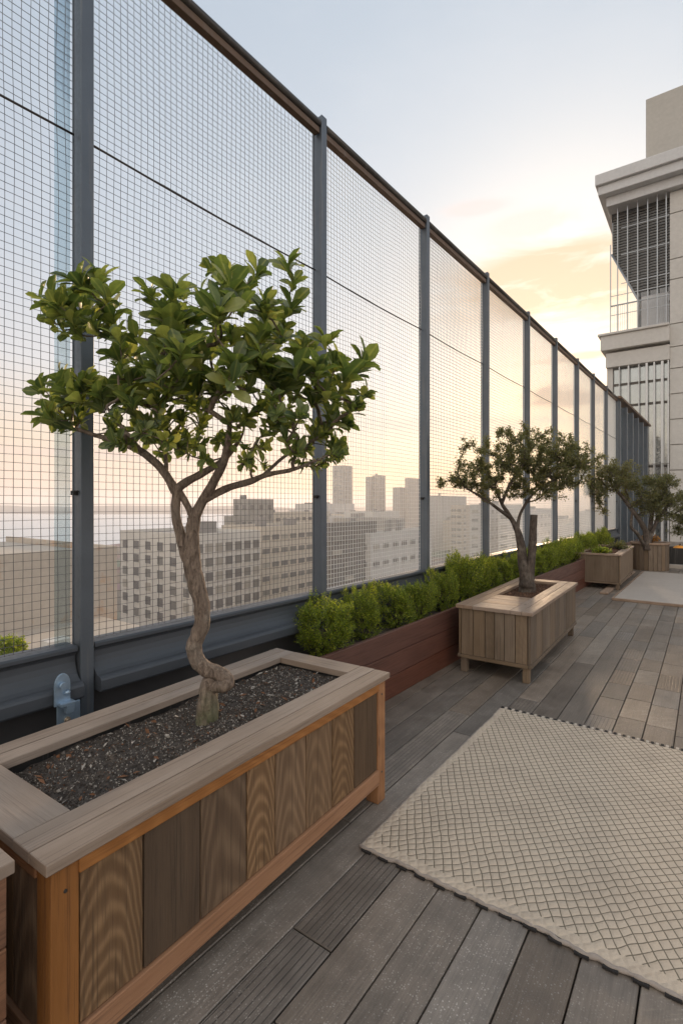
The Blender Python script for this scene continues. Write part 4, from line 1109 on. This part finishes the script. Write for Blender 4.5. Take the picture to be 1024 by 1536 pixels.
def bwall(name,col,col2=None): 
    M[name]=plain(name,col,.85,.22,.15,.05,col2); return M[name]
WB=bwall('white_stucco',(.56,.54,.50)); BG=bwall('beige_wall',(.52,.47,.40)); GR=bwall('grey_wall',(.30,.29,.27)); DK=bwall('dark_wall',(.17,.16,.15)); TN=bwall('tan_wall',(.46,.41,.35),(.44,.25,.13)); PL=bwall('pale_wall',(.5,.49,.47)); RF=bwall('roof_felt',(.26,.25,.24)); SD=bwall('sandy_roof',(.42,.37,.31))
def building(label,px,Z,dL,dR,ytop,mat,win=None,roofbits=1,group=None,gz=GZ,name='city_building',fl=3.3):
    """nearest corner at px,Z; dL metres to the left face, dR along the right face"""
    zt=1.5+(755-ytop)/760*Z; c=at(px,Z,gz); t=thing(name,label,'building',c,0,group)
    h=zt-gz
    m=MB(); m.aabb(-dL,0,0,dR,0,h)
    # parapet
    for a in ((-dL,0,0,.3),(-dL,0,dR-.3,dR),(-dL,-dL+.3,.301,dR-.301),(-.3,0,.301,dR-.301)): m.aabb(a[0],a[1],a[2],a[3],h+.002,h+.8)
    m.build('wall',mat,t)
    m=MB(); m.aabb(-dL+.31,-.31,.31,dR-.31,h+.003,h+.12)
    for k in range(roofbits):
        w=random.uniform(.12,.3)*min(dL,dR); x=random.uniform(-dL*.8,-dL*.2-w*.0); y=random.uniform(dR*.15,dR*.7)
        m.aabb(x-w/2,x+w/2,y-w/2,y+w/2,h+.125,h+random.uniform(1.4,3.2))
    m.build('roof',RF,t)
    if win:
        rows,cl,cr,ww,wh=win; protos_={}
        def put(x,y,z,rz):
            kk=random.choice((0,0,0,1,1,2)); first=protos_.get(kk)
            if first is None:
                q=MB(); q.aabb(-ww/2,ww/2,-.06,.05,-wh/2,wh/2,mi=0)
                protos_[kk]=first=q.build('window',(M['wglass'],M['wmid'],M['wblind'])[kk],t); o=first
                q=MB(); q.aabb(-ww/2-.12,ww/2+.12,-.16,.0,-wh/2-.14,-wh/2-.002); q.build('sill',mat,first)
            else: o=dup(first,t)
            o.location=(x,y,z); o.rotation_euler=(0,0,rz)
        for r in range(rows):
            z=h-1.9-r*fl
            if z<1: break
            for k in range(cl): put(-dL+dL*(k+.5)/cl,0,z,0)
            for k in range(cr): put(0,dR*(k+.5)/cr,z,R(90))
    return t
random.seed(3)
building('white office block with rows of square windows, seen through the second mesh bay',290,90,23.4,16.6,808,WB,(6,6,7,1.7,1.6),3,fl=2.65)
building('grey flat topped tower just left of the second tall post',372,165,7,12,752,GR,(8,2,3,1.6,1.4),1)
building('lower grey wing at the foot of the grey tower',352,160,5,8,778,GR,(6,2,3,1.6,1.4),0)
building('beige block with long floors beside the grey tower',392,120,14,26,795,BG,(7,4,8,2.4,1.2),2)
building('stepped beige block right of the grey tower',412,190,10,34,772,BG,(6,3,9,2.2,1.3),2)
building('dark banded block low in the third mesh bay',496,88,3,15,792,DK,(9,1,4,2.9,.8),1,fl=2.5)
building('pale broad block right of the dark banded block',556,96,4,26,806,PL,(8,1,7,2.2,1.0),2)
building('hazy rounded skyline tower, tallest left of the third post',515,520,14,16,699,GR,(20,2,2,2.2,1.6),1)
building('narrow hazy skyline tower between two taller ones',556,560,7,8,716,GR,None,0)
building('hazy square skyline tower with a rooftop hut',568,560,9,14,714,GR,(16,2,2,2.2,1.6),1)
building('broad stepped skyline block left of the third post',600,540,9,10,732,GR,None,0)
building('upper step of the skyline block against the third post',613,545,5,26,718,GR,None,0)
building('long pale waterfront block under the skyline towers',470,420,20,60,757,PL,None,2)
building('plain pale grey block right of the third post',640,300,4,60,745,PL,None,1)
building('pale slab block behind the middle planter tree',692,260,6,50,760,BG,(9,2,6,2.4,1.3),1)
building('grey office slab seen through the fifth mesh bay',735,190,8,40,760,PL,(9,2,8,2.4,1.3),1)
building('beige slab seen through the sixth mesh bay',782,170,8,50,768,PL,(9,2,9,2.4,1.3),1)
# long tan building on the left, roof edge parallel to the fence
def tan():
    c=at(176,60,GZ); L=75; D=30; zt=.3-60/760*60; h=zt-GZ
    t=thing('long_tan_building','long tan building with orange stains behind the first mesh bay','building',c)
    m=MB(); m.aabb(-D,0,-L,0,0,h); m.aabb(-.4,0,-L,0,h+.002,h+.9); m.aabb(-D,-.401,-.4,0,h+.002,h+.9); m.build('wall',TN,t)
    m=MB(); m.aabb(-D+.5,-.5,-L,-.5,h+.003,h+.15); m.build('roof',SD,t)
    m=MB(); m.aabb(.02,14,-L,-2,0,16.5); m.build('annex',SD,t)
    m=MB(); m.aabb(3,6,-22,-18,16.503,17.4); m.aabb(8,9.5,-12,-10,16.503,17.2); m.build('roof_box',WB,t)
    m=MB(); m.tube([(6.5,-25,16.5),(6.5,-25,20.2)],.09,8); m.aabb(5.6,7.4,-26.0,-24.0,20.201,20.6); m.build('roof_vent',DK,t)
tan()
# grouped far blocks
random.seed(15)
k=0
for i in range(26):
    px=random.uniform(440,905); Z=random.uniform(210,640); 
    yt=random.uniform(762,792)-(0 if Z>300 else -8)
    building('low pale city block fading into the haze beyond the fence',px,Z,random.uniform(12,28),random.uniform(12,34),yt,random.choice([PL,BG,GR,WB]),None,2,group='hazy low city blocks')
# tree below the terrace on the left
random.seed(31)
tb=at(6,13,GZ+17.0)
tb.z=-9.5
def G2(px,py,Z,dd=0): return Q(px,py,Z,dd)
small_tree('bright green tree top showing low at the left edge beyond the mesh',tb,
 [([tb,tb+Vector((.1,0,3.5)),tb+Vector((0,.1,6.3)),G2(8,1000,13)],[.16,.12,.08,.04])],
 [(G2(8,975,13),(.42,.42,.38),3),(G2(22,968,13),(.25,.25,.25),1)],120,4500,.07,mat='leafC',twig=.004,spread=.1)

# ------------------------------------------------------------ haze
N=NT('haze'); pv=N.n('VolumePrincipled',{'Color':(.93,.90,.90,1),'Density':.0005,'Anisotropy':.35})
N.link(pv.outputs[0],N.out.inputs['Volume'])
m=MB(); m.aabb(-9000,9000,-9000,9000,GZ-1,64); o=m.build('haze',N.m); tag(o,'thin evening haze over the bay and the city','haze',kind='stuff')
